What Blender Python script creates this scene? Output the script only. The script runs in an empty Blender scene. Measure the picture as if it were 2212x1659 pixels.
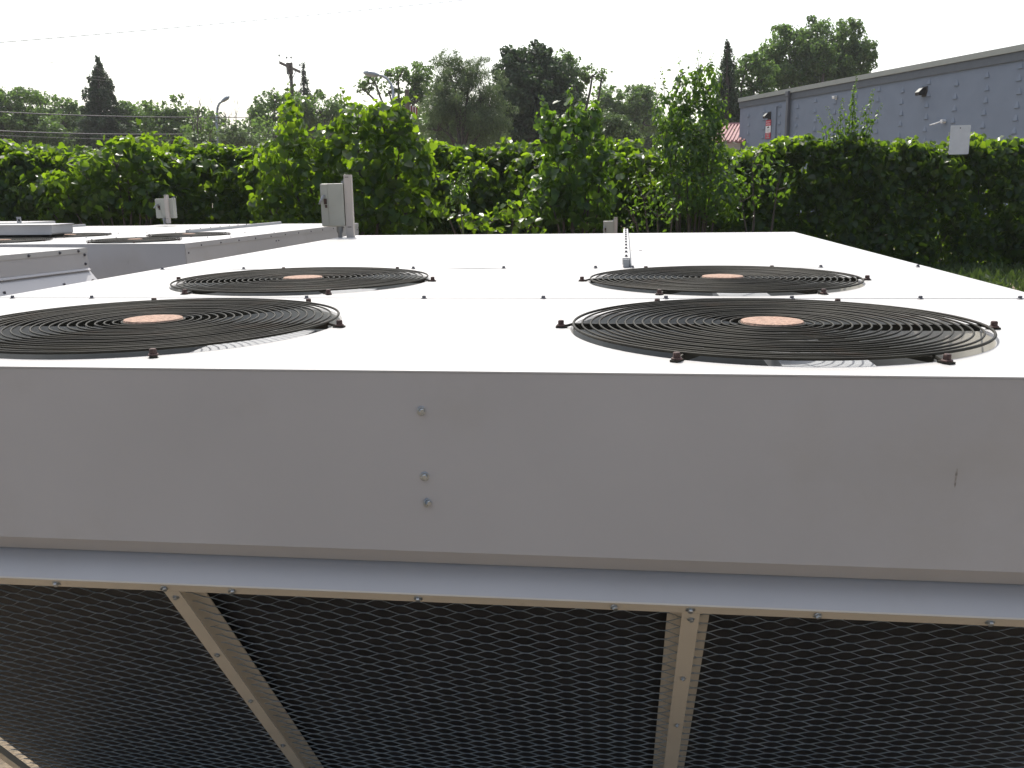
import bpy, math, random
import numpy as np
from mathutils import Vector, Matrix
random.seed(7); rng = np.random.default_rng(11)
S = bpy.context.scene; COL = S.collection
R_ = math.radians

# ------------------------------------------------------------------ camera (fitted to the photograph, 2212 px wide frame)
FPX, CX, CY = 1954.9, 1106.0, 829.5
PITCH, YAW, ROLL = 0.21209, -0.12421, -0.013989
CAM = np.array([1.63387, -1.28590, 0.26060])
_cp, _sp, _cy, _sy = math.cos(PITCH), math.sin(PITCH), math.cos(YAW), math.sin(YAW)
FW = np.array([_sy*_cp, _cy*_cp, -_sp]); RT0 = np.array([_cy, -_sy, 0.0]); UP0 = np.cross(RT0, FW)
RT = RT0*math.cos(ROLL)+UP0*math.sin(ROLL); UP = UP0*math.cos(ROLL)-RT0*math.sin(ROLL)
cd = bpy.data.cameras.new('camera'); cam = bpy.data.objects.new('camera', cd); COL.objects.link(cam)
cd.sensor_width = 36; cd.lens = 36*FPX/2212; cd.clip_start = 0.05; cd.clip_end = 3000
cam.matrix_world = Matrix([[RT[0], UP[0], -FW[0], CAM[0]], [RT[1], UP[1], -FW[1], CAM[1]], [RT[2], UP[2], -FW[2], CAM[2]], [0, 0, 0, 1]])
S.camera = cam
GZ = -1.39                                                          # ground level; the near unit's top is z = 0

def at(px, py, d):
    """world point seen at pixel (px, py), d metres along the view axis"""
    return CAM + d*(FW + RT*(px-CX)/FPX - UP*(py-CY)/FPX)
def onz(px, py, z):
    r = FW + RT*(px-CX)/FPX - UP*(py-CY)/FPX
    return CAM + r*(z-CAM[2])/r[2]

# ------------------------------------------------------------------ materials
def mat(name, base, rough=0.5, metal=0.0, spec=0.5, var=0.0, vscale=8.0, bump=0.0, bscale=40.0, coat=0.0, dirt=None, dscale=3.0, dlo=0.55, dhi=0.75):
    m = bpy.data.materials.new(name); m.use_nodes = True; nt = m.node_tree; N = nt.nodes; L = nt.links
    b = N['Principled BSDF']; b.inputs['Roughness'].default_value = rough; b.inputs['Metallic'].default_value = metal
    b.inputs['Specular IOR Level'].default_value = spec; b.inputs['Coat Weight'].default_value = coat
    tc = N.new('ShaderNodeTexCoord')
    col = N.new('ShaderNodeRGB'); col.outputs[0].default_value = (*base, 1); out = col.outputs[0]
    if var:
        n = N.new('ShaderNodeTexNoise'); n.inputs['Scale'].default_value = vscale; n.inputs['Detail'].default_value = 6
        L.new(tc.outputs['Object'], n.inputs['Vector'])
        mr = N.new('ShaderNodeMapRange'); mr.inputs[1].default_value = 0.3; mr.inputs[2].default_value = 0.7
        mr.inputs[3].default_value = 1-var; mr.inputs[4].default_value = 1+var; L.new(n.outputs['Fac'], mr.inputs[0])
        mx = N.new('ShaderNodeVectorMath'); mx.operation = 'SCALE'; L.new(out, mx.inputs[0]); L.new(mr.outputs[0], mx.inputs['Scale']); out = mx.outputs[0]
    if dirt:
        n2 = N.new('ShaderNodeTexNoise'); n2.inputs['Scale'].default_value = dscale; n2.inputs['Detail'].default_value = 9; n2.inputs['Roughness'].default_value = 0.65
        L.new(tc.outputs['Object'], n2.inputs['Vector'])
        r2 = N.new('ShaderNodeMapRange'); r2.inputs[1].default_value = dlo; r2.inputs[2].default_value = dhi; L.new(n2.outputs['Fac'], r2.inputs[0])
        mm = N.new('ShaderNodeMix'); mm.data_type = 'RGBA'; L.new(r2.outputs[0], mm.inputs[0]); L.new(out, mm.inputs[6]); mm.inputs[7].default_value = (*dirt, 1); out = mm.outputs[2]
    L.new(out, b.inputs['Base Color'])
    if bump:
        n3 = N.new('ShaderNodeTexNoise'); n3.inputs['Scale'].default_value = bscale; n3.inputs['Detail'].default_value = 4
        L.new(tc.outputs['Object'], n3.inputs['Vector'])
        bp = N.new('ShaderNodeBump'); bp.inputs['Strength'].default_value = bump; bp.inputs['Distance'].default_value = 0.01
        L.new(n3.outputs['Fac'], bp.inputs['Height']); L.new(bp.outputs['Normal'], b.inputs['Normal'])
    return m

def leafmat(name, dark, light, trans, tw=0.45, gloss=0.35, rough=0.35):
    m = bpy.data.materials.new(name); m.use_nodes = True; nt = m.node_tree; N = nt.nodes; L = nt.links
    out = N['Material Output']; N.remove(N['Principled BSDF'])
    geo = N.new('ShaderNodeNewGeometry')
    ramp = N.new('ShaderNodeMix'); ramp.data_type = 'RGBA'; L.new(geo.outputs['Random Per Island'], ramp.inputs[0])
    ramp.inputs[6].default_value = (*dark, 1); ramp.inputs[7].default_value = (*light, 1)
    tcol = N.new('ShaderNodeMix'); tcol.data_type = 'RGBA'; tcol.blend_type = 'MIX'; L.new(geo.outputs['Random Per Island'], tcol.inputs[0])
    tcol.inputs[6].default_value = (trans[0]*0.6, trans[1]*0.7, trans[2]*0.7, 1); tcol.inputs[7].default_value = (*trans, 1)
    d = N.new('ShaderNodeBsdfPrincipled'); d.inputs['Roughness'].default_value = rough; d.inputs['Specular IOR Level'].default_value = gloss
    L.new(ramp.outputs[2], d.inputs['Base Color'])
    t = N.new('ShaderNodeBsdfTranslucent'); L.new(tcol.outputs[2], t.inputs['Color'])
    mx = N.new('ShaderNodeMixShader'); mx.inputs[0].default_value = tw; L.new(d.outputs[0], mx.inputs[1]); L.new(t.outputs[0], mx.inputs[2])
    L.new(mx.outputs[0], out.inputs['Surface'])
    return m

M = {}
M['paint'] = mat('beige_painted_steel', (0.470, 0.459, 0.462), 0.33, var=0.05, vscale=2.2, bump=0.14, bscale=3, dirt=(0.40, 0.375, 0.345), dscale=2.6, dlo=0.55, dhi=1.0)
M['paint_top'] = mat('lit_top_painted_steel', (0.48, 0.472, 0.46), 0.38, var=0.03, vscale=1.7, bump=0.06, bscale=2.5, dirt=(0.52, 0.49, 0.43), dscale=5, dlo=0.6, dhi=0.9)  # same paint as the front, split off and set slightly lighter for sunlit tops
M['scratch'] = mat('brown_scratch', (0.33, 0.305, 0.28), 0.7, var=0.3, vscale=200)
M['trim'] = mat('bounce_tan_trim', (0.58, 0.52, 0.43), 0.45, var=0.05, vscale=5, dirt=(0.36, 0.29, 0.2), dscale=12, dlo=0.66, dhi=0.9)  # tan base carries warm ground bounce on the down-facing frame, plus dirt specks
M['wire'] = mat('weathered_guard_wire', (0.020, 0.0185, 0.0125), 0.6, metal=0.0, spec=0.22, var=0.5, vscale=14, dirt=(0.042, 0.024, 0.012), dscale=9, dlo=0.54, dhi=0.8)
M['rust'] = mat('red_oxide_disc', (0.33, 0.215, 0.16), 0.85, var=0.35, vscale=150, bump=0.5, bscale=170, dirt=(0.25, 0.10, 0.06), dscale=55, dlo=0.55, dhi=0.75)
M['rustbolt'] = mat('rusty_bolt', (0.07, 0.04, 0.035), 0.6, metal=0.4, var=0.5, vscale=60)
M['zinc'] = mat('zinc_plated_screw', (0.42, 0.45, 0.47), 0.34, metal=0.85, var=0.3, vscale=90)
M['screw'] = mat('dull_steel_screw', (0.10, 0.10, 0.115), 0.5, metal=0.5, var=0.4, vscale=80)
M['blade'] = mat('dirty_fan_blade', (0.07, 0.07, 0.072), 0.5, metal=0.2, var=0.3, vscale=12)
M['galv'] = mat('galvanised_sheet', (0.31, 0.32, 0.33), 0.5, metal=0.0, var=0.1, vscale=20)
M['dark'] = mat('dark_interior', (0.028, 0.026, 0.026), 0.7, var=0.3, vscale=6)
M['shroud'] = mat('grey_fan_shroud', (0.40, 0.385, 0.34), 0.5, var=0.15, vscale=7)
M['mesh'] = mat('grey_green_expanded_metal', (0.46, 0.49, 0.49), 0.5, metal=0.1, var=0.25, vscale=25)
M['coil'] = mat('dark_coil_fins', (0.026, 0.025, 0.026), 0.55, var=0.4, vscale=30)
M['grey_metal'] = mat('grey_conduit', (0.26, 0.27, 0.28), 0.45, metal=0.5, var=0.1)
M['switch'] = mat('grey_green_switch_box', (0.37, 0.37, 0.325), 0.5, var=0.05, vscale=6, dirt=(0.34, 0.30, 0.2), dscale=9, dlo=0.6, dhi=0.85)
M['post'] = mat('pale_channel_post', (0.47, 0.42, 0.38), 0.5, var=0.05, dirt=(0.38, 0.3, 0.22), dscale=7, dlo=0.62, dhi=0.9)
M['bldg'] = mat('blue_grey_stucco', (0.185, 0.222, 0.285), 0.85, var=0.06, vscale=1.6, bump=0.3, bscale=60)
M['coping'] = mat('pale_metal_coping', (0.30, 0.315, 0.29), 0.5, var=0.05)
M['fascia'] = mat('dark_grey_fascia', (0.085, 0.10, 0.12), 0.6, var=0.06)
M['spout'] = mat('dark_downspout', (0.11, 0.12, 0.14), 0.5)
M['black'] = mat('black_fixture', (0.03, 0.028, 0.028), 0.5)
M['white'] = mat('white_paint', (0.75, 0.76, 0.77), 0.5, var=0.03)
M['signback'] = mat('bare_aluminium_sign', (0.70, 0.72, 0.75), 0.5, metal=0.0, var=0.05, vscale=9, dirt=(0.3, 0.17, 0.11), dscale=13, dlo=0.69, dhi=0.8)
M['red'] = mat('red_sign_paint', (0.52, 0.03, 0.07), 0.5)
M['flagred'] = mat('dull_red_cloth', (0.28, 0.03, 0.04), 0.8)
M['roof'] = mat('faded_red_metal_roof', (0.36, 0.185, 0.18), 0.45, var=0.06)
M['wood'] = mat('weathered_pole_wood', (0.15, 0.12, 0.10), 0.85, var=0.3, vscale=5)
M['bark'] = mat('bark', (0.085, 0.07, 0.058), 0.9, var=0.35, vscale=6)
M['greenstem'] = mat('green_stem', (0.10, 0.13, 0.05), 0.6)
M['cable'] = mat('black_cable', (0.05, 0.05, 0.055), 0.5)
M['lamp'] = mat('grey_lamp_metal', (0.36, 0.39, 0.42), 0.4, metal=0.4)
M['chain'] = mat('galvanised_fence', (0.3, 0.31, 0.31), 0.5, metal=0.6)
M['vine'] = leafmat('vine_leaves', (0.006, 0.022, 0.003), (0.019, 0.053, 0.006), (0.46, 0.70, 0.025), 0.37, 0.36, 0.33)
M['bush'] = leafmat('bush_leaves', (0.010, 0.034, 0.005), (0.028, 0.074, 0.010), (0.33, 0.56, 0.03), 0.36, 0.45, 0.36)
M['tree'] = leafmat('tree_leaves', (0.040, 0.078, 0.026), (0.10, 0.165, 0.052), (0.26, 0.42, 0.07), 0.38, 0.4, 0.42)
M['willow'] = leafmat('willow_leaves', (0.066, 0.100, 0.044), (0.125, 0.172, 0.078), (0.22, 0.32, 0.09), 0.32, 0.4, 0.42)
M['conifer'] = leafmat('conifer_needles', (0.028, 0.052, 0.027), (0.058, 0.095, 0.045), (0.11, 0.19, 0.05), 0.25, 0.3, 0.55)
M['grass'] = leafmat('grass_blades', (0.035, 0.06, 0.016), (0.07, 0.11, 0.03), (0.16, 0.24, 0.04), 0.3, 0.3, 0.5)
M['gravel'] = mat('beige_gravel', (0.205, 0.162, 0.112), 0.9, var=0.35, vscale=60, bump=0.8, bscale=70, dirt=(0.14, 0.12, 0.09), dscale=45, dlo=0.5, dhi=0.7)

# ------------------------------------------------------------------ mesh helpers
class MB:
    def __init__(s): s.v = []; s.f = []
    def add(s, vs, fs):
        o = len(s.v); s.v += [tuple(float(c) for c in p) for p in vs]; s.f += [tuple(i+o for i in f) for f in fs]; return s
    def box(s, x0, y0, z0, x1, y1, z1):
        return s.add([(x0,y0,z0),(x1,y0,z0),(x1,y1,z0),(x0,y1,z0),(x0,y0,z1),(x1,y0,z1),(x1,y1,z1),(x0,y1,z1)],
                     [(0,3,2,1),(4,5,6,7),(0,1,5,4),(1,2,6,5),(2,3,7,6),(3,0,4,7)])
    def obox(s, c, ax, ay, az):
        """box with centre c and three half-axis vectors"""
        c, ax, ay, az = map(np.array, (c, ax, ay, az)); vs = [c+i*ax+j*ay+k*az for k in (-1,1) for (i,j) in ((-1,-1),(1,-1),(1,1),(-1,1))]
        return s.add(vs, [(0,3,2,1),(4,5,6,7),(0,1,5,4),(1,2,6,5),(2,3,7,6),(3,0,4,7)])
    def prism(s, prof, axis, a, b):
        """extrude a 2-D profile (in the other two axes, in order) along axis from a to b"""
        n = len(prof); vs = []
        for t in (a, b):
            for (p, q) in prof: vs.append({0:(t,p,q), 1:(p,t,q), 2:(p,q,t)}[axis])
        return s.add(vs, [tuple(range(n-1,-1,-1)), tuple(range(n,2*n))]+[(i,(i+1)%n,n+(i+1)%n,n+i) for i in range(n)])
    def tube(s, pts, rad, n=6, close=False, caps=True):
        pts = [np.array(p, float) for p in pts]; k = len(pts)
        rad = [rad]*k if not hasattr(rad, '__len__') else rad; vs = []; u = None
        for i, p in enumerate(pts):
            if close: t = pts[(i+1)%k]-pts[i-1]
            else: t = pts[min(i+1,k-1)]-pts[max(i-1,0)]
            t = t/(np.linalg.norm(t)+1e-12)
            if u is None: u = np.cross(t, (0,0,1.0)); u = u if np.linalg.norm(u) > 0.05 else np.cross(t, (1.0,0,0))
            u = u-t*(u@t); u = u/np.linalg.norm(u); w = np.cross(t, u)
            for j in range(n):
                a = 2*math.pi*j/n; vs.append(p+rad[i]*(u*math.cos(a)+w*math.sin(a)))
        fs = []
        for i in range(k if close else k-1):
            a, b = i*n, ((i+1)%k)*n
            for j in range(n): fs.append((a+j, a+(j+1)%n, b+(j+1)%n, b+j))
        if caps and not close: fs += [tuple(range(n-1,-1,-1)), tuple(range((k-1)*n, k*n))]
        return s.add(vs, fs)
    def lathe(s, prof, c=(0,0,0), n=24, cap=False):
        """revolve (r, z) profile about the z axis at c"""
        vs = []; k = len(prof)
        for (r, z) in prof:
            for j in range(n): a = 2*math.pi*j/n; vs.append((c[0]+r*math.cos(a), c[1]+r*math.sin(a), c[2]+z))
        fs = [(i*n+j, i*n+(j+1)%n, (i+1)*n+(j+1)%n, (i+1)*n+j) for i in range(k-1) for j in range(n)]
        if cap: fs += [tuple(range((k-1)*n, k*n))]
        return s.add(vs, fs)
    def data(s, name, material, smooth=False, bevel=0):
        me = bpy.data.meshes.new(name); me.from_pydata(s.v, [], s.f); me.update()
        if material: me.materials.append(material)
        if smooth: me.polygons.foreach_set('use_smooth', [True]*len(me.polygons))
        return me
def link(name, me, parent=None, loc=None, rot=None, bevel=0):
    o = bpy.data.objects.new(name, me); COL.objects.link(o)
    if parent: o.parent = parent
    if loc is not None: o.location = loc
    if rot is not None: o.rotation_euler = rot
    if bevel:
        b = o.modifiers.new('bevel', 'BEVEL'); b.width = bevel; b.segments = 2; b.limit_method = 'ANGLE'; b.angle_limit = R_(40)
    return o
def build(mb, name, material, parent=None, smooth=False, bevel=0, loc=None):
    return link(name, mb.data(name, material, smooth), parent, loc, None, bevel)
def tag(o, label=None, cat=None, group=None, kind=None):
    for k, v in (('label', label), ('category', cat), ('group', group), ('kind', kind)):
        if v: o[k] = v
    return o
def empty(name, loc, rz=0):
    o = bpy.data.objects.new(name, None); COL.objects.link(o); o.location = tuple(loc); o.rotation_euler = (0, 0, rz); o.empty_display_size = 0.2; return o
def copy_tree(o, parent=None):
    c = o.copy(); COL.objects.link(c); c.parent = parent
    for ch in [q for q in COL.objects if q.parent == o]: copy_tree(ch, c)
    return c

# fast leaf meshes
VINE_T = (np.array([[0,0,0],[-.40,-.14,.06],[-.56,.30,.10],[-.33,.72,.05],[0,1.02,-.10],[.33,.72,.05],[.56,.30,.10],[.40,-.14,.06]]), [[0,4,3,2,1],[0,7,6,5,4]])
OVAL_T = (np.array([[0,0,0],[-.27,.30,.06],[-.22,.70,.05],[0,1,-.06],[.22,.70,.05],[.27,.30,.06]]), [[0,3,2,1],[0,5,4,3]])
QUAD_T = (np.array([[0,0,0],[-.36,.5,.08],[0,1,-.05],[.36,.5,.08]]), [[0,2,1],[0,3,2]])
SLIM_T = (np.array([[0,0,0],[-.16,.45,.03],[0,1,-.05],[.16,.45,.03]]), [[0,2,1],[0,3,2]])
def unit(a): return a/(np.linalg.norm(a, axis=-1, keepdims=True)+1e-9)
def leaves(name, P, N, size, material, T=VINE_T, parent=None, hang=1.0, jitter=0.5):
    """one leaf at every point P with normal N: tips hang down"""
    n = len(P); P = np.asarray(P, float); N = unit(np.asarray(N, float)+rng.normal(0, jitter, (n,3)))
    D = np.array([0,0,-hang])+rng.normal(0, 0.55, (n,3)); V = unit(D-N*(D*N).sum(1, keepdims=True)); U = np.cross(V, N)
    s = (np.asarray(size)*np.ones(n)*rng.uniform(0.6, 1.25, n))[:,None,None]
    t, F = T; k = len(t)
    W = P[:,None,:]+s*(t[None,:,0:1]*U[:,None,:]+(t[None,:,1:2]-0.35)*V[:,None,:]+t[None,:,2:3]*N[:,None,:]*rng.uniform(0.3, 2.2, n)[:,None,None])
    me = bpy.data.meshes.new(name); me.vertices.add(n*k); me.vertices.foreach_set('co', W.reshape(-1).astype(np.float32))
    flat = np.concatenate([np.array(f) for f in F]); lens = np.array([len(f) for f in F]); L = len(flat)
    idx = (np.arange(n)[:,None]*k+flat[None,:]).reshape(-1)
    me.loops.add(n*L); me.loops.foreach_set('vertex_index', idx.astype(np.int32))
    starts = np.concatenate([[0], np.cumsum(np.tile(lens, n))[:-1]]); me.polygons.add(n*len(F))
    me.polygons.foreach_set('loop_start', starts.astype(np.int32)); me.update(calc_edges=True); me.validate()
    me.materials.append(material)
    return link(name, me, parent)
def shell(c, r, n, inner=0.55, up=0.0, face=None, cut=-1.0):
    """points in the outer part of an ellipsoid, normals outward; cut drops those whose direction faces away"""
    c = np.array(c); r = np.array(r)*np.ones(3)
    d = unit(rng.normal(0, 1, (int(n*1.6)+8, 3)))
    if face is not None: d = d[(d@np.array(face)) > cut]
    d = d[:n]; q = rng.uniform(inner**3, 1, len(d))**(1/3)
    return c+d*r*q[:,None], unit(d/r)+np.array([0,0,up])

# ------------------------------------------------------------------ world, sun
SUN_EL, SUN_AZ = R_(57), R_(20)            # azimuth measured to the left of +Y
sd = np.array([-math.sin(SUN_AZ)*math.cos(SUN_EL), math.cos(SUN_AZ)*math.cos(SUN_EL), math.sin(SUN_EL)])
W = bpy.data.worlds.new('World'); S.world = W; W.use_nodes = True; nt = W.node_tree
sky = nt.nodes.new('ShaderNodeTexSky'); sky.sky_type = 'NISHITA'; sky.sun_disc = False
sky.sun_elevation = SUN_EL; sky.sun_rotation = -SUN_AZ; sky.air_density = 1.2; sky.dust_density = 4.5; sky.ozone_density = 1.0; sky.altitude = 200
bg = nt.nodes['Background']; bg.inputs['Strength'].default_value = 0.12
hs = nt.nodes.new('ShaderNodeHueSaturation'); hs.inputs['Saturation'].default_value = 1.1       # milky, hazy summer sky
nt.links.new(sky.outputs[0], hs.inputs['Color']); nt.links.new(hs.outputs[0], bg.inputs['Color'])
# broad bright aureole of the hazy sky on the sun's side
tcw = nt.nodes.new('ShaderNodeTexCoord'); dp = nt.nodes.new('ShaderNodeVectorMath'); dp.operation = 'DOT_PRODUCT'; dp.inputs[1].default_value = tuple(sd)
nt.links.new(tcw.outputs['Generated'], dp.inputs[0])
mrw = nt.nodes.new('ShaderNodeMapRange'); mrw.interpolation_type = 'SMOOTHSTEP'; mrw.inputs[1].default_value = 0.12; mrw.inputs[2].default_value = 0.60; mrw.inputs[3].default_value = 0.0; mrw.inputs[4].default_value = 0.8
nt.links.new(dp.outputs['Value'], mrw.inputs[0])
bg2 = nt.nodes.new('ShaderNodeBackground'); bg2.inputs['Color'].default_value = (1.0, 0.99, 0.97, 1); nt.links.new(mrw.outputs[0], bg2.inputs['Strength'])
ads = nt.nodes.new('ShaderNodeAddShader'); nt.links.new(bg.outputs[0], ads.inputs[0]); nt.links.new(bg2.outputs[0], ads.inputs[1])
nt.links.new(ads.outputs[0], nt.nodes['World Output'].inputs['Surface'])
sl = bpy.data.lights.new('sun', 'SUN'); sl.energy = 4.8; sl.angle = R_(0.53); sl.color = (1.0, 0.955, 0.88)
so = bpy.data.objects.new('sun', sl); COL.objects.link(so); so.location = (0, 0, 40)
so.rotation_euler = Vector(-sd).to_track_quat('-Z', 'Y').to_euler()
S.view_settings.view_transform = 'Standard'; S.view_settings.look = 'None'; S.view_settings.gamma = 1; S.view_settings.exposure = 0.0
try: S.view_settings.use_curve_mapping = False
except Exception: pass
S.cycles.max_bounces = 8; S.cycles.transparent_max_bounces = 8; S.cycles.use_denoising = True

# ------------------------------------------------------------------ ground
g = MB(); g.add([(-190,-80,GZ),(190,-80,GZ),(190,170,GZ),(-190,170,GZ)], [(0,1,2,3)])
tag(build(g, 'ground', M['gravel']), kind='structure')

# ------------------------------------------------------------------ condensing unit
UW, UD, S1, S2 = 2.590, 4.073, 0.9054, 1.7158
FANS = [(0.689, 0.4327, 358), (1.909, 0.4327, 0.5), (0.689, 1.3108, 359), (1.909, 1.3108, 1.5)]
RG, RH, ZG = 0.3692, 0.375, 0.0103

def hexbolt(r, h, flange, material):
    m = MB(); prof = [(flange, 0), (flange, h*0.16), (flange*0.86, h*0.26)]
    m.lathe(prof, n=16); n = 6
    vs = [(r*math.cos(2*math.pi*j/n), r*math.sin(2*math.pi*j/n), z) for z in (h*0.2, h*0.86) for j in range(n)]
    vs += [(0.8*r*math.cos(2*math.pi*j/n), 0.8*r*math.sin(2*math.pi*j/n), h) for j in range(n)]
    m.add(vs, [(j,(j+1)%n,n+(j+1)%n,n+j) for j in range(n)]+[(n+j,n+(j+1)%n,2*n+(j+1)%n,2*n+j) for j in range(n)]+[tuple(range(2*n,3*n))])
    m.add([(flange*0.86*math.cos(2*math.pi*j/16), flange*0.86*math.sin(2*math.pi*j/16), h*0.26) for j in range(16)], [tuple(range(16))])
    return m.data('bolt', material)
BOLT = hexbolt(0.0048, 0.0075, 0.0072, M['screw']); BOLT_R = hexbolt(0.0075, 0.013, 0.0105, M['rustbolt']); BOLT_Z = hexbolt(0.0046, 0.0055, 0.0072, M['zinc'])
FRONT = (R_(90), 0, 0)

def holed_panel(x0, x1, y0, y1, holes, z, th):
    """sheet with round holes: square cells round each hole, bridged to the circle, and a turned-down rim"""
    m = MB(); n = 96; cells = []
    for (cx, cy) in holes:
        s = min(0.44, cy-y0-0.002, y1-cy-0.002) if False else None
        a = []; ya, yb = y0, y1; xa, xb = cx-0.5, cx+0.5; cells.append((xa, xb))
        for j in range(n):
            t = 2*math.pi*(j+0.5)/n; dx, dy = math.cos(t), math.sin(t)
            k = min(((xb-cx) if dx > 0 else (xa-cx))/dx if abs(dx) > 1e-9 else 9, ((yb-cy) if dy > 0 else (ya-cy))/dy if abs(dy) > 1e-9 else 9)
            a.append((cx+k*dx, cy+k*dy))
        vs = [(p[0], p[1], z) for p in a]+[(cx+RH*math.cos(2*math.pi*(j+0.5)/n), cy+RH*math.sin(2*math.pi*(j+0.5)/n), z) for j in range(n)]
        vs += [(cx+(RH-0.004)*math.cos(2*math.pi*(j+0.5)/n), cy+(RH-0.004)*math.sin(2*math.pi*(j+0.5)/n), z-0.004) for j in range(n)]
        fs = [(j,(j+1)%n,n+(j+1)%n,n+j) for j in range(n)]+[(n+j,n+(j+1)%n,2*n+(j+1)%n,2*n+j) for j in range(n)]
        m.add(vs, fs)
        for (px, py) in ((xa,ya),(xb,ya),(xb,yb),(xa,yb)):      # fill the square's corners
            q = sorted(a, key=lambda p: (p[0]-px)**2+(p[1]-py)**2); e1 = min((p for p in a if abs(p[0]-px) < 1e-6), key=lambda p: abs(p[1]-py)); e2 = min((p for p in a if abs(p[1]-py) < 1e-6), key=lambda p: abs(p[0]-px))
            m.add([(px,py,z),(e1[0],e1[1],z),(e2[0],e2[1],z)], [(0,1,2)])
    xs = [x0]+[c for ab in cells for c in ab]+[x1]
    for i in range(0, len(xs), 2):
        if xs[i+1]-xs[i] > 1e-6: m.add([(xs[i],y0,z),(xs[i+1],y0,z),(xs[i+1],y1,z),(xs[i],y1,z)], [(0,1,2,3)])
    # turned-down edges
    for (a, b) in (((x0,y0),(x1,y0)),((x1,y0),(x1,y1)),((x1,y1),(x0,y1)),((x0,y1),(x0,y0))):
        m.add([(a[0],a[1],z),(b[0],b[1],z),(b[0],b[1],z-th),(a[0],a[1],z-th)], [(0,3,2,1)])
    return m

TH = R_(36); CD = np.array([0, math.sin(TH), -math.cos(TH)]); CN = np.array([0, -math.cos(TH), -math.sin(TH)])     # coil slope: down-direction and outward normal
C0 = np.array([0, 0, -0.355])
def coilp(x, s, out=0.0): return np.array([x, 0, 0])+C0+CD*s+CN*out

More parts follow.
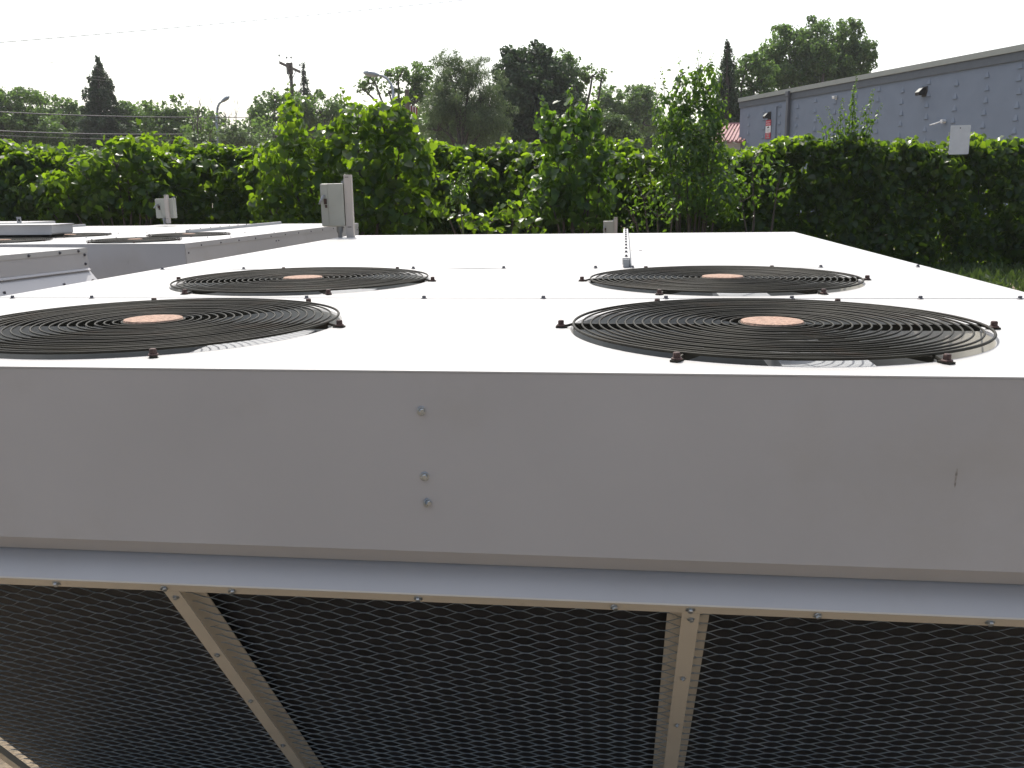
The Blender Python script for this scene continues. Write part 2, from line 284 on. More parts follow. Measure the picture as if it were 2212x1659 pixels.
def make_unit():
    root = empty('condensing_unit', (0, 0, GZ))
    up = (0, 0, -GZ)
    def part(mb, name, m, parent=None, smooth=False, bevel=0):
        return build(mb, name, m, parent or root, smooth, bevel, up if parent is None else None)
    # --- top sheets
    tops = []
    tops.append(part(holed_panel(-0.002, UW+0.002, -0.0012, S1, [(f[0], f[1]) for f in FANS[:2]], 0.0, 0.0024), 'top_panel', M['paint_top']))
    tops.append(part(holed_panel(-0.002, UW+0.002, S1-0.004, S2, [(f[0], f[1]) for f in FANS[2:]], 0.0012, 0.0011), 'top_panel', M['paint_top']))
    m = MB(); nx = 40
    for i in range(nx):                                                   # rear sheet, its front lip slightly wavy over the seam
        xa, xb = -0.002+(UW+0.004)*i/nx, -0.002+(UW+0.004)*(i+1)/nx
        wz = lambda x: 0.0016+0.0012*math.sin(x*7.1)+0.0008*math.sin(x*17+1)
        m.add([(xa,S2-0.004,wz(xa)),(xb,S2-0.004,wz(xb)),(xb,S2+0.05,0.0012),(xa,S2+0.05,0.0012)], [(0,1,2,3)])
        m.add([(xa,S2-0.004,wz(xa)),(xb,S2-0.004,wz(xb)),(xb,S2-0.004,-0.001),(xa,S2-0.004,-0.001)], [(0,3,2,1)])
    m.add([(-.002,S2+.05,.0012),(UW+.002,S2+.05,.0012),(UW+.002,UD,.0012),(-.002,UD,.0012)], [(0,1,2,3)])
    for (a, b) in (((UW+.002,S2+.002),(UW+.002,UD)),((UW+.002,UD),(-.002,UD)),((-.002,UD),(-.002,S2+.002))):
        m.add([(*a,.0012),(*b,.0012),(*b,-.022),(*a,-.022)], [(0,3,2,1)])
    tops.append(part(m, 'top_panel', M['paint_top']))
    for x in (0.47, 0.87, 1.20, 1.475, 1.93, 2.57, 0.06):                  # seam screws
        pass
    for (px, py) in ((24,645),(201,644),(668,643),(918,644),(1174,645),(1439,647),(1711,646),(1991,647),(2210,648)):
        p = onz(px, py, 0.0); link('bolt', BOLT, tops[0], (p[0], S1-0.012, 0.0))
    for (px, py) in ((353,583),(530,582),(897,580),(1091,579),(1287,579),(1366,579),(1776,580),(1986,579)):
        p = onz(px, py, 0.0); link('bolt', BOLT, tops[2], (p[0], S2+0.012, 0.0022))
    for (px, py, sz) in ((1365,541,.35),(1382,541.5,.45),(1385,541.5,.45)):
        p = onz(px, py, 0.0012); b = link('rivet', BOLT, tops[2], (p[0], p[1], 0.001)); b.scale = (sz, sz, sz)
    # --- front
    m = MB(); m.prism([(-0.0006,-0.0028),(-0.0006,-0.2845),(0.004,-0.2845),(0.004,-0.0028)], 0, 0, UW)
    for (a, b) in (): pass
    fp = part(m, 'front_panel', M['paint'])
    for z, x in ((-0.061,1.337),(-0.163,1.338),(-0.205,1.341)): link('bolt', BOLT_Z, fp, (x, -0.0008, z), (R_(90), 0, random.uniform(0,1)))
    m = MB(); m.prism([(-0.0006,-0.28452),(0.0322,-0.3172),(0.034,-0.3152),(0.004,-0.28452)], 0, 0, UW)
    part(m, 'lower_lip', M['paint'])
    m = MB(); m.prism([(0.060,-0.296),(0.0,-0.355),(0.004,-0.359),(0.064,-0.300)], 0, 0, UW)
    part(m, 'ledge', M['paint'])
    p = [onz(0,0,0)]; sc_ = MB(); vs = []
    for px, py, w_ in ((2068,1012,.0006),(2066,1024,.0016),(2064.5,1036,.0011),(2063,1046,.0013),(2062.5,1053,.0005)):
        r_ = FW + RT*(px-CX)/FPX - UP*(py-CY)/FPX; q_ = CAM+r_*((-0.0009-CAM[1])/r_[1]); vs += [(q_[0]-w_, -0.0009, q_[2]), (q_[0]+w_, -0.0009, q_[2])]
    sc_.add(vs, [(2*i, 2*i+1, 2*i+3, 2*i+2) for i in range(4)]); build(sc_, 'scratch', M['scratch'], fp)
    # --- sloping coil face
    XL, XR, SL = 0.140, UW-0.10, 1.20
    fr = MB()
    fr.obox(coilp(UW/2, 0.0107, 0.0015), (UW/2, 0, 0), CD*0.0107, CN*0.0015)
    frame = part(fr, 'coil_frame', M['trim'])
    for px in (140, 368, 512, 907, 1327, 1491, 1766, 2140):
        r = FW + RT*(px-CX)/FPX - UP*((1270+(px/2212)*68)-CY)/FPX; t = ((C0+CD*0.0107)-CAM)@CN/(r@CN); x = (CAM+r*t)[0]
        b = link('bolt', BOLT_Z, frame, tuple(coilp(x, 0.0105, 0.003))); b.rotation_euler = (R_(90)+TH, 0, random.uniform(0, 1))
    for x in (0.905, 1.742):
        q = MB(); q.obox(coilp(x, 0.0235+SL/2, 0.001), (0.0135, 0, 0), CD*SL/2, CN*0.0012)
        po = build(q, 'post', M['trim'], frame)
        for s in (0.042, 0.255, 0.46, 0.7):
            b = link('bolt', BOLT_Z, frame, tuple(coilp(x+0.001, s, 0.0022))); b.rotation_euler = (R_(90)+TH, 0, random.uniform(0, 1)); b.scale = (.85,.85,.85)
        q = MB(); q.obox(coilp(x, 0.022+SL/2, -0.026), (0.033, 0, 0), CD*SL/2, CN*0.001); build(q, 'backing_strip', M['trim'], frame)
    q = MB()
    q.obox(coilp(XL-0.010, 0.022+SL/2, -0.004), (0.012, 0, 0), CD*SL/2, CN*0.007); q.obox(coilp(XR+0.03, 0.022+SL/2, -0.004), (0.03, 0, 0), CD*SL/2, CN*0.007)
    q.obox(coilp(UW/2, SL+0.03, -0.004), (UW/2-0.05, 0, 0), CD*0.02, CN*0.007)
    part(q, 'end_flange', M['trim'])
    LW, SW = 0.0655, 0.0305
    for (xa, xb) in ((XL, 0.897), (0.913, 1.734), (1.750, XR)):
        m = MB(); k = int(SL/SW*2)+1; off = 0.011
        for r in range(k):
            s0 = 0.012+r*SW/2; ph = (r % 2)*LW/2; x = xa-LW+((0-xa) % LW)+ph
            if s0 > SL+0.02: break
            pts = []
            while x < xb+LW:                                            # flat bond, then a slanting strand up and down
                pts += [(x+q*LW/12, (0.262+0.004*math.sin(r*3.1))*SW*math.cos(2*math.pi*q/12)) for q in range(12)]; x += LW
            pts = [p for p in pts if xa-0.001 <= p[0] <= xb+0.001]
            vs = []; fs = []
            for (px, ps) in pts:
                a = coilp(px, s0+ps-0.0018, -off+0.0010); b = coilp(px, s0+ps+0.0018, -off-0.0026)
                vs += [a, b, a-CN*0.0012+CD*0.0002]
            for i in range(len(pts)-1):
                o = i*3; fs += [(o, o+3, o+4, o+1), (o, o+2, o+5, o+3)]
            if len(pts) > 1: m.add(vs, fs)
        part(m, 'mesh_screen', M['mesh'])
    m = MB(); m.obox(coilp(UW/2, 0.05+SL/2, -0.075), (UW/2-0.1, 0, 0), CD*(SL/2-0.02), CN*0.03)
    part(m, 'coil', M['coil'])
    for x in (XL+0.012, XR-0.012):
        a, b = coilp(0, 0.03, -0.05), coilp(0, SL, -0.05); m = MB(); m.prism([(a[1], a[2]), (b[1], b[2]), (1.049, b[2]), (1.049, -0.300)], 0, x-0.002, x+0.002); part(m, 'end_panel', M['paint'])
    # --- sides, back, cabinet
    for (x, sg) in ((0, -1), (UW, 1)):
        m = MB()
        for (ya, yb) in ((0.012, S2-0.002), (S2+0.002, UD)): m.box(min(x, x-sg*0.004), ya, -0.285, max(x, x-sg*0.004), yb, -0.0225)
        sp = part(m, 'side_panel', M['paint'])
        m = MB(); m.box(min(x+sg*0.0022, x+sg*0.004), -0.002, -0.040, max(x+sg*0.0022, x+sg*0.004), S2-0.001, 0.0005); m.box(min(x+sg*0.0022, x+sg*0.004), S2+0.001, -0.040, max(x+sg*0.0022, x+sg*0.004), UD-0.001, 0.0005)
        build(m, 'flange', M['paint'], sp)
        ys = [0.25+0.33*i for i in range(12)]
        for y in ys: link('bolt', BOLT, sp, (x+sg*0.004, y, -0.026), (0, sg*R_(90), 0))
        for y in (0.05, S2-0.03, S2+0.03, UD-0.05):
            for z in (-0.075, -0.21): link('bolt', BOLT, sp, (x+sg*0.0003, y, z), (0, sg*R_(90), 0))
    m = MB(); m.box(0.004, UD-0.005, -0.285, UW-0.004, UD-0.001, -0.0225); part(m, 'rear_panel', M['paint'])
    m = MB(); m.box(0.06, 1.05, -1.30, UW-0.06, UD-0.06, -0.30); part(m, 'cabinet', M['paint'])
    m = MB(); m.box(0.006, 0.006, -0.283, UW-0.006, UD-0.006, -0.279); part(m, 'plenum_floor', M['dark'])
    for (x, y) in ((0.07, 0.93), (UW-0.07, 0.93), (0.07, UD-0.1), (UW-0.07, UD-0.1)):
        m = MB(); m.prism([(-.035,-.035),(.035,-.035),(.035,-.029),(-.029,-.029),(-.029,.035),(-.035,.035)], 2, GZ+0.002, -1.12)
        m.v = [(a+x, b+y, c) for a, b, c in m.v]; part(m, 'leg', M['paint'])
    # --- fans: guard (rings), ribs, feet, hub disc; shroud; rotor
    for fi, (cx, cy, ph) in enumerate(FANS):
        gm = MB(); nr = 20
        for i in range(nr):
            r = 0.060+(RG-0.060)*i/(nr-1); n = max(24, int(r*260))
            wob = random.uniform(0, 6.28); am = 0.0006
            gm.tube([(cx+r*math.cos(2*math.pi*j/n), cy+r*math.sin(2*math.pi*j/n), ZG+am*math.sin(2*math.pi*j/n*2+wob)) for j in range(n)], 0.0019 if i < nr-1 else 0.0026, 6, close=True)
        gd = build(gm, 'fan_guard', M['wire'], root, True, 0, up)
        hb = MB(); hb.lathe([(0.0, 0.006), (0.045, 0.0058), (0.0560, 0.0045), (0.0575, 0.001), (0.0555, -0.001), (0.0, -0.001)], (cx, cy, ZG), 40); build(hb, 'hub_disc', M['rust'], gd, False)
        rb = MB()
        for k in range(6):
            a = R_(ph+60*k); d = np.array([math.cos(a), math.sin(a), 0]); n_ = np.array([-d[1], d[0], 0])
            rb.obox(np.array([cx, cy, ZG-0.0080])+d*(0.055+RG)/2, d*(RG-0.055)/2, n_*0.0016, (0,0,0.0058))
            rb.tube([np.array([cx,cy,ZG-0.004])+d*(RG-0.03), np.array([cx,cy,ZG-0.004])+d*(RG+0.004), np.array([cx,cy,0.004])+d*(RG+0.012), np.array([cx,cy,0.0028])+d*(RG+0.024)], 0.0028, 6)
            rb.obox(np.array([cx,cy,0.0019])+d*(RG+0.023), d*0.011, n_*0.0065, (0,0,0.0016))
            link('mounting_bolt', BOLT_R, gd, (cx+d[0]*(RG+0.024), cy+d[1]*(RG+0.024), 0.0036), (0, 0, random.uniform(0, 1))).scale = (.82, .82, .85)
        build(rb, 'rib', M['wire'], gd)
        sh = MB(); sh.lathe([(RH+0.0005, -0.0005), (RH-0.005, -0.006), (RH-0.006, -0.14)], (cx, cy, 0), 64); part(sh, 'shroud', M['shroud'], None, True)
        ro = MB(); ro.lathe([(0.0, -0.083), (0.06, -0.084), (0.075, -0.088), (0.075, -0.14), (0.0, -0.14)], (cx, cy, 0), 28); rotor = part(ro, 'fan', M['dark'], None, False)
        mo = MB(); mo.lathe([(0.0, -0.14), (0.085, -0.142), (0.085, -0.26), (0.0, -0.265)], (cx, cy, 0), 28); build(mo, 'motor', M['dark'], rotor)
        base = (-62, -70, -66, -66)[fi]
        for k in range(4):
            bl = MB(); vs = []; a0 = R_(base+90*k); nn, mm = 9, 6
            for i in range(mm):
                r = 0.07+(0.352-0.07)*i/(mm-1); w = R_(20+18*i/(mm-1))
                for j in range(nn):
                    t = j/(nn-1)-0.5; a = a0+2*w*t+0.25*(i/(mm-1)); vs.append((cx+r*math.cos(a), cy+r*math.sin(a), -0.122+0.06*t*(0.5+0.5*i/(mm-1))+0.012*(t*t)))
            bl.add(vs, [(i*nn+j, i*nn+j+1, (i+1)*nn+j+1, (i+1)*nn+j) for i in range(mm-1) for j in range(nn-1)])
            build(bl, 'blade', M['blade'], rotor, True)
    # --- pale plate added under each guard to catch striped sunlight
    for fi, (cx, cy, ph) in enumerate(FANS):
        xa, xb = ((.085, .245), (.004, .165), (.010, .150), (.000, .146))[fi]
        q = MB(); q.box(cx+xa, cy-.20, -.0515, cx+xb, cy+.27, -.0500); q.box(cx+xa, cy-.20, -.080, cx+xa+.0015, cy+.27, -.0516); q.box(cx+xb-.0015, cy-.20, -.080, cx+xb, cy+.27, -.0516)
        part(q, 'sun_stripe_plate', M['galv'])
    # --- stiffening channel on the rear sheet
    cxr = onz(1352, 540, 0)[0]
    m = MB(); m.prism([(cxr-.0125,.0315),(cxr+.0125,.0315),(cxr+.0125,.010),(cxr+.0105,.010),(cxr+.0105,.0290),(cxr-.0105,.0290),(cxr-.0105,.010),(cxr-.0125,.010)], 1, S2+0.055, UD-0.10)
    ch = part(m, 'channel_cap', M['paint_top'])
    m = MB(); m.prism([(cxr-.0092,.002),(cxr+.0092,.002),(cxr+.0098,.0282),(cxr+.006,.0282),(cxr+.0055,.026),(cxr+.004,.026),(cxr+.0035,.0282),(cxr-.0098,.0282)], 1, S2+0.034, UD-0.1)
    m.prism([(cxr+.0108,.0025),(cxr+.018,.0025),(cxr+.0118,.022),(cxr+.0108,.022)], 1, S2+0.05, UD-0.1)
    build(m, 'inner_channel', M['galv'], ch)
    for i in range(11): link('bolt', BOLT, ch, (cxr, S2+0.105+i*0.207, 0.0315), (0, 0, random.uniform(0, 1))).scale = (.9, .9, 1.0)
    return root
unit_a = make_unit()
tag(unit_a, 'nearest beige condensing unit with four rusty fan guards and sloping mesh face', 'condensing unit', 'rooftop style condensing units')
unit_b = copy_tree(unit_a); unit_b.location = (-1.74-UW*math.cos(R_(-2.6)), 5.42-UW*math.sin(R_(-2.6)), GZ-0.116); unit_b.rotation_euler = (0, 0, R_(-2.6))
tag(unit_b, 'condensing unit behind the low grey one, its plain front and right side showing', 'condensing unit')
unit_e = copy_tree(unit_a); unit_e.location = (-1.74-2*UW-0.45, 6.35, GZ-0.150); unit_e.rotation_euler = (0, 0, R_(-2.6))
tag(unit_e, 'farthest condensing unit along the hedge, only slivers of its fans visible', 'condensing unit')

# low unit in front of unit_b, seen along its long side
def make_low():
    zt = -0.116
    far = onz(187, 535.2, zt); near = onz(0, 552, zt); d = unit((near-far)*np.array([1,1,0])); L = 3.6; Wd = 2.3
    ang = math.atan2(-d[0], d[1])+math.pi                # local +Y points away (towards far)
    root = empty('low_condensing_unit', (far[0], far[1], GZ), ang)
    def b(mb, n, m, p=None): return build(mb, n, m, p or root, False, 0, (0,0,-GZ+zt) if p is None else None)
    m = MB(); m.box(-Wd, -L, -0.012, 0.002, 0.002, 0.0); m.box(0.0022, -L, -0.034, 0.004, 0.002, 0.0004); top = b(m, 'top_panel', M['paint_top'])
    m = MB(); m.box(-Wd+.01, -L+.01, -0.145, 0.0, 0.0, -0.0125); sp = b(m, 'side_panel', M['paint'])
    m = MB(); m.prism([(-.012,-.1455),(.0005,-.1455),(.018,-.158),(.018,-.162),(-.012,-.162)], 1, -L, 0.0); b(m, 'lower_lip', M['paint'])
    m = MB(); m.prism([(-.03,-.164),(.0,-.164),(.125,-.300),(.125,-.304),(-.03,-.304)], 1, -L, 0.004); le = b(m, 'ledge', M['paint'])
    m = MB(); m.box(-Wd+.1, -L+.1, GZ-zt+.003, -0.02, -.06, -.305); b(m, 'cabinet', M['paint'])
    for y in (-.09, -.27, -.55, -1.1, -1.65): link('bolt', BOLT, top, (0.004, y, -0.018), (0, R_(90), 0)).scale = (1.5,)*3
    for z in (-.05, -.115): link('bolt', BOLT, sp, (0.0003, -.03, z), (0, R_(90), 0)).scale = (1.5,)*3
    for y in (-.05, -.33, -.85, -1.4): link('bolt', BOLT, le, (0.0655, y, -0.2335), (0, R_(42), 0)).scale = (1.5,)*3
    tag(root, 'low grey unit with bolted flange and sloping ledge, before the second condensing unit', 'condensing unit', 'rooftop style condensing units')
make_low()

# low hood box near unit_e at the frame's left edge
def make_hood():
    d = 8.2; a = at(111, 486.5, d); w = 2.4; h = 0.085
    root = empty('hood_box', (a[0], a[1], a[2]-h-0.03), R_(-2.6))
    m = MB(); m.prism([(-w,0.03),(-.012,0.03),(0,.042),(0,h+.03),(-w,h+.03)], 1, 0, 0.3); build(m, 'hood', M['paint'], root)
    m = MB(); m.box(-w-.01, -.012, h+.0305, .012, .31, h+.036); build(m, 'lid', M['paint_top'], root)
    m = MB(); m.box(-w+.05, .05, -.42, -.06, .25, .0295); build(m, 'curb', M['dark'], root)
    tag(root, 'low wide grey hood box with pale lid and dark gap underneath', 'hood')
    p = at(42, 485, 10.2); r2 = empty('bracket', (p[0], p[1], p[2]))
    m = MB(); s = .05; hh = .16
    ring = [(s*math.cos(t), s*math.sin(t)) for t in np.linspace(0, 2*math.pi, 17)[:-1]]
    m.box(-.026, 0, -.3, .026, .006, .035); m.box(-.026, 0, .035, -.014, .006, .06); m.box(.014, 0, .035, .026, .006, .06); m.box(-.026, 0, .06, .026, .006, .085)
    build(m, 'plate', M['galv'], r2, False); m = MB(); m.obox((0,.02,.048),(.016,0,0),(0,.004,0),(0,0,.013)); build(m, 'knockout', M['dark'], r2)
    tag(r2, 'small upright metal bracket plate with a dark round hole before the hedge', 'bracket')
    q = at(49, 481, 10.9); r3 = empty('flat_cover', (q[0], q[1], q[2]-.05), R_(-2.6)); m = MB(); m.box(-3, 0, 0, 0, .6, .05); build(m, 'cover', M['paint_top'], r3)
    m = MB(); m.box(-2.9, .1, -1.0, -.1, .5, -.0005); build(m, 'base', M['paint'], r3)
    tag(r3, 'thin pale flat cover behind the hood box at the far left', 'cover')
make_hood()

# ------------------------------------------------------------------ disconnect switches on channel posts
def make_switch(yaw=0.0):
    root = empty('disconnect_switch', (0, 0, 0), yaw)
    m = MB(); m.prism([(-.0205,-.0205),(.0205,-.0205),(.0205,.0205),(.012,.0205),(.012,.017),(.017,.017),(.017,-.017),(-.017,-.017),(-.017,.017),(-.012,.017),(-.012,.0205),(-.0205,.0205)], 2, 0.0, 0.345)
    po = build(m, 'post', M['post'], root)
    m = MB(); m.box(-.012,-.022,.056,.010,-.0207,.060); m.box(-.014,-.022,.330,.006,-.0207,.3335); build(m, 'slot', M['dark'], po)
    m = MB(); m.box(-.150,-.030,.062,-.026,.055,.298); body = build(m, 'enclosure', M['switch'], root, False, .006)
    m = MB(); m.box(-.1525,-.034,.066,-.112,-.0305,.296); m.box(-.111,-.0345,.066,-.024,-.0305,.297); build(m, 'door', M['switch'], body, False, .003)
    m = MB(); m.box(-.030,.0,.298,-.0225,.03,.322); m.box(-.043,.01,.298,-.030,.02,.311); build(m, 'mounting_ear', M['grey_metal'], body)
    m = MB(); m.tube([(-.130,-.037,.232),(-.134,-.048,.230),(-.148,-.052,.205),(-.158,-.052,.186)], [.006,.007,.0065,.0055], 8); build(m, 'handle', M['grey_metal'], body, True)
    m = MB(); m.box(-.134,-.040,.186,-.118,-.0347,.216); m.box(-.128,-.042,.166,-.118,-.0347,.182); build(m, 'latch', M['rustbolt'], body)
    m = MB(); m.lathe([(.019,.062),(.0195,.040),(.018,.030),(.0125,.022),(.0125,-.015)], (-.062,.01,0), 18); build(m, 'conduit', M['grey_metal'], root, True)
    return root
b0 = onz(756, 513.5, 0.0)
sw = make_switch(R_(6)); sw.location = (b0[0]+0.0, b0[1]+0.02, 0.0015); sw.scale = (1.02,)*3
tag(sw, 'largest grey disconnect switch with lever handle on the near condensing unit corner', 'switch', 'disconnect switches on channel posts')
d2 = 10.9; p2 = at(364.5, 482.5, d2); sw2 = copy_tree(sw); sw2.location = p2; sw2.rotation_euler = (0, 0, R_(-4)); sw2.scale = (0.98,)*3
for ch in list(COL.objects):
    if ch.parent == sw2 and ch.name.startswith('enclosure'): ch.location = (.112, .05, 0); ch.scale = (1.85, 1, 1)
tag(sw2, 'small grey disconnect switch before the hedge behind the far units', 'switch')
p3 = at(1329.5, 530, 11.2); sw3 = copy_tree(sw); sw3.location = p3; sw3.rotation_euler = (0, 0, R_(3)); sw3.scale = (1.0,)*3
m = MB(); m.box(-.02,-.02,GZ-p3[2],.02,.02,-.001); build(m, 'lower_post', M['post'], sw3)
tag(sw3, 'pale disconnect switch peeking over the near unit beside the bolted channel', 'switch')

# ------------------------------------------------------------------ hedge: vine covered fence, mounds, shrubs
def fdepth(px): return 15.6+(px/2212.0)*1.5
PROF = [(-300,310),(0,308),(60,312),(110,326),(150,334),(200,330),(240,312),(300,308),(420,318),(480,325),(530,322),(600,318),(900,318),(950,320),(1000,327),(1060,322),(1100,310),(1150,316),(1310,312),(1400,318),(1560,318),(1600,322),(1650,316),(1700,303),(1750,300),(1790,303),(1860,296),(1900,303),(1950,302),(2000,307),(2050,304),(2100,298),(2150,304),(2212,304),(2500,300)]
def proftop(px): return np.interp(px, [p[0] for p in PROF], [p[1]+8 for p in PROF])
TOCAM = -FW*np.array([1,1,0]); TOCAM = TOCAM/np.linalg.norm(TOCAM); SIDE = np.array([RT[0],RT[1],0])
FACE = TOCAM+np.array([0,0,0.35]); FACE = FACE/np.linalg.norm(FACE)

def clump_leaves(cl, dens, inner=0.8, up=0.35, cut=-0.25):
    P, N = [], []
    for (c, r) in cl:
        n = int(dens*(r[0]*r[2]+r[0]*r[1]+r[1]*r[2])*2.6)
        p, q = shell(c, r, n, inner, up, FACE, cut); P.append(p); N.append(q)
    return np.concatenate(P), np.concatenate(N)
def keep_above(P, N, z): k = P[:,2] > z; return P[k], N[k]

def make_hedge():
    root = empty('vine_hedge', (*at(1100, 400, fdepth(1100))[:2], GZ)); inv = np.array(root.location)
    P, N = [], []
    # curtain of leaves over the chain-link
    n = 24000; px = rng.uniform(-260, 2470, n); d = fdepth(px)
    top = np.array([at(a, proftop(a), b)[2] for a, b in zip(px, d)]); z = GZ+(top-GZ)*rng.uniform(0.02, 1.0, n)**0.85
    base = np.array([at(a, 400, b) for a, b in zip(px, d)])
    bul = 0.12+0.10*np.sin(px*0.021)+0.10*np.sin(px*0.05+z*3)+rng.uniform(-0.12, 0.12, n)
    p = base*np.array([1,1,0])+np.stack([0*z,0*z,z],1)+TOCAM*bul[:,None]; P.append(p); N.append(np.tile(TOCAM+np.array([0,0,0.35]), (n,1)))
    # thickness behind the chain-link
    n = 16000; px = rng.uniform(-260, 2470, n); d = fdepth(px)
    top = np.array([at(a, proftop(a)+7, b)[2] for a, b in zip(px, d)]); z = GZ+(top-GZ)*rng.uniform(0.0, 1.0, n)
    base = np.array([at(a, 400, b) for a, b in zip(px, d)])
    p = base*np.array([1,1,0])+np.stack([0*z,0*z,z],1)-TOCAM*rng.uniform(0.02, 0.75, n)[:,None]; P.append(p); N.append(rng.normal(0, 1, (n,3))+np.array([0,0,0.6]))
    # crest leaves standing in the light
    n = 8500; px = rng.uniform(-260, 2470, n); d = fdepth(px)+rng.uniform(-0.35, 0.35, n)
    wob = 7*np.sin(px*0.06)+5*np.sin(px*0.17+1)+4*np.sin(px*0.31+2)
    p = np.array([at(a, proftop(a)+w, b) for a, b, w in zip(px, d, wob)]); p[:,2] += rng.normal(-0.13, 0.07, n); P.append(p); N.append(np.tile(np.array([0,0,1.0])+TOCAM*0.5, (n,1)))
    # clumps bulging from the face
    cl = []
    for i in range(330):
        px_ = rng.uniform(-260, 2470); d_ = fdepth(px_); t = at(px_, proftop(px_), d_)[2]
        zf = rng.uniform(0.03, 0.98); r = rng.uniform(0.2, 0.48); right = px_ > 1560
        zz = min(GZ+(t-GZ)*zf, t-r*0.9+0.05)
        o = rng.uniform(0.0, 0.16) if right else rng.uniform(0.0, 0.36)+(rng.uniform(0.1, 0.4) if zf > .5 else 0)
        c = at(px_, 400, d_)*np.array([1,1,0])+np.array([0,0,zz-0.1])+TOCAM*o
        cl.append((c, (r*1.25, r*0.75, r*0.85)))
    for i in range(150):
        px_ = rng.uniform(-260, 2470); d_ = fdepth(px_)+rng.uniform(-.25, .3); r = rng.uniform(.08, .2); t = at(px_, proftop(px_), d_)
        cl.append((t+np.array([0,0,rng.uniform(-.2, .04)]), (r*1.7, r*1.2, r)))
    p, q = clump_leaves(cl, 88); P.append(p); N.append(q)
    P = np.concatenate(P); N = np.concatenate(N); P, N = keep_above(P, N, GZ+0.02)
    leaves('foliage', P-inv, N, 0.112, M['vine'], VINE_T, root, jitter=0.6)
    # hidden chain-link: posts, rail, wires
    m = MB()
    for px_ in np.arange(-200, 2500, 230):
        a = at(px_, 400, fdepth(px_)+0.12); zt = at(px_, proftop(px_)+22, fdepth(px_))[2]; m.tube([(a[0],a[1],GZ),(a[0],a[1],zt)], 0.03, 8)
    for f in (0.02, 0.5, 0.97):
        m.tube([(*at(px_, 400, fdepth(px_)+0.12)[:2], GZ+f*2.2) for px_ in np.arange(-200, 2500, 115)], 0.02, 6)
    m.v = [tuple(np.array(v)-inv) for v in m.v]; build(m, 'fence_frame', M['chain'], root)
    m = MB()
    tw = []
    for i in range(260):                                             # woody vine stems twisting up the fence
        px_ = rng.uniform(-200, 2450); a = at(px_, 400, fdepth(px_)+rng.uniform(-.1,.15)); h = rng.uniform(1.2, 2.3); x0 = rng.uniform(0, 6)
        m.tube([tuple(np.array([a[0],a[1],GZ+h*t])+SIDE*0.14*math.sin(x0+5*t)-inv) for t in np.linspace(0, 1, 7)], 0.009, 4, caps=False)
    build(m, 'stem', M['bark'], root)
    tag(root, 'long dark hedge of climbing vine smothering a tall chain link fence', 'hedge')
make_hedge()

def ell(lobes, d, thick=0.8):
    """pixel ellipses (cx, cy, rx, ry[, dd]) at depth d -> world ellipsoids"""
    o = []; l_ = lobes
    for l in l_:
        dd = d+(l[4] if len(l) > 4 else 0); c = at(l[0], l[1], dd); k = dd/FPX
        o.append((c, (l[2]*k, min(l[2], l[3]*1.3)*k*thick, l[3]*k)))
    return o
def sprout(m, base, h, lean, r0=0.007):
    pts = [base+np.array([0,0,h*t])+lean*t*t for t in np.linspace(0, 1, 6)]; m.tube(pts, [r0*(1-0.7*t) for t in np.linspace(0, 1, 6)], 5); return pts
def sprout_leaves(pts, n, size):
    P, N, Z = [], [], []
    for t in np.linspace(0.12, 1, n):
        i = t*(len(pts)-1); a = int(min(i, len(pts)-2)); p = pts[a]+(pts[a+1]-pts[a])*(i-a)
        for s in (0, 1):
            d = unit(rng.normal(0, 1, 3)*np.array([1,1,0.2])); P.append(p+d*size*0.55*(1.15-0.7*t)); N.append(np.array([0,0,0.7])+d*0.5+TOCAM*0.4); Z.append(size*(1.15-0.75*t))
    return P, N, Z
def make_bush(name, label, cat, lobes, d, dens, size, material, T=VINE_T, sprouts=(), inner=0.5, trunk=None, group=None, cut=-1.0, up=0.35, stem='bark', jitter=0.55, stray=0.06):
    cl = ell(lobes, d); cx = float(np.mean([c[0][0] for c in cl])); cy_ = float(np.mean([c[0][1] for c in cl]))
    root = empty(name, (cx, cy_, GZ)); inv = np.array([cx, cy_, GZ])
    P, N = clump_leaves(cl, dens, inner, up, cut)
    if stray:
        k = rng.random(len(P)) < stray; P[k] += N[k]*rng.uniform(0.02, 0.22, (k.sum(),1))
    sz = np.full(len(P), size); m = MB(); P = list(P); N = list(N); sz = list(sz)
    for c, r in cl[:14]:
        b = np.array([cx+(c[0]-cx)*0.4, cy_+(c[1]-cy_)*0.4+0.1, GZ]); mid = (b+c)/2+np.array([0.05, 0, 0.1]); m.tube([b, mid, c], [0.03, 0.02, 0.008], 6)
        for _ in range(3):
            e = c+unit(rng.normal(0, 1, 3))*np.array(r)*0.85; m.tube([c-(0,0,r[2]*0.3), (c+e)/2+(0,0,0.03), e], [0.010, 0.007, 0.003], 4, caps=False)
    for (px, py0, py1, lean, nl) in sprouts:
        a = at(px, py0, d); h = at(px, py1, d)[2]-a[2]; pts = sprout(m, a, h, SIDE*lean*d/FPX)
        p, q, z = sprout_leaves(pts, nl, size*0.95); P += p; N += q; sz += z
    P = np.array(P); N = np.array(N); sz = np.array(sz); k = P[:,2] > GZ+0.02
    leaves('foliage', P[k]-inv, N[k], sz[k], material, T, root, jitter=jitter)
    m.v = [tuple(np.array(v)-inv) for v in m.v]; build(m, 'stem', M[stem], root)
    tag(root, label, cat, group); return root

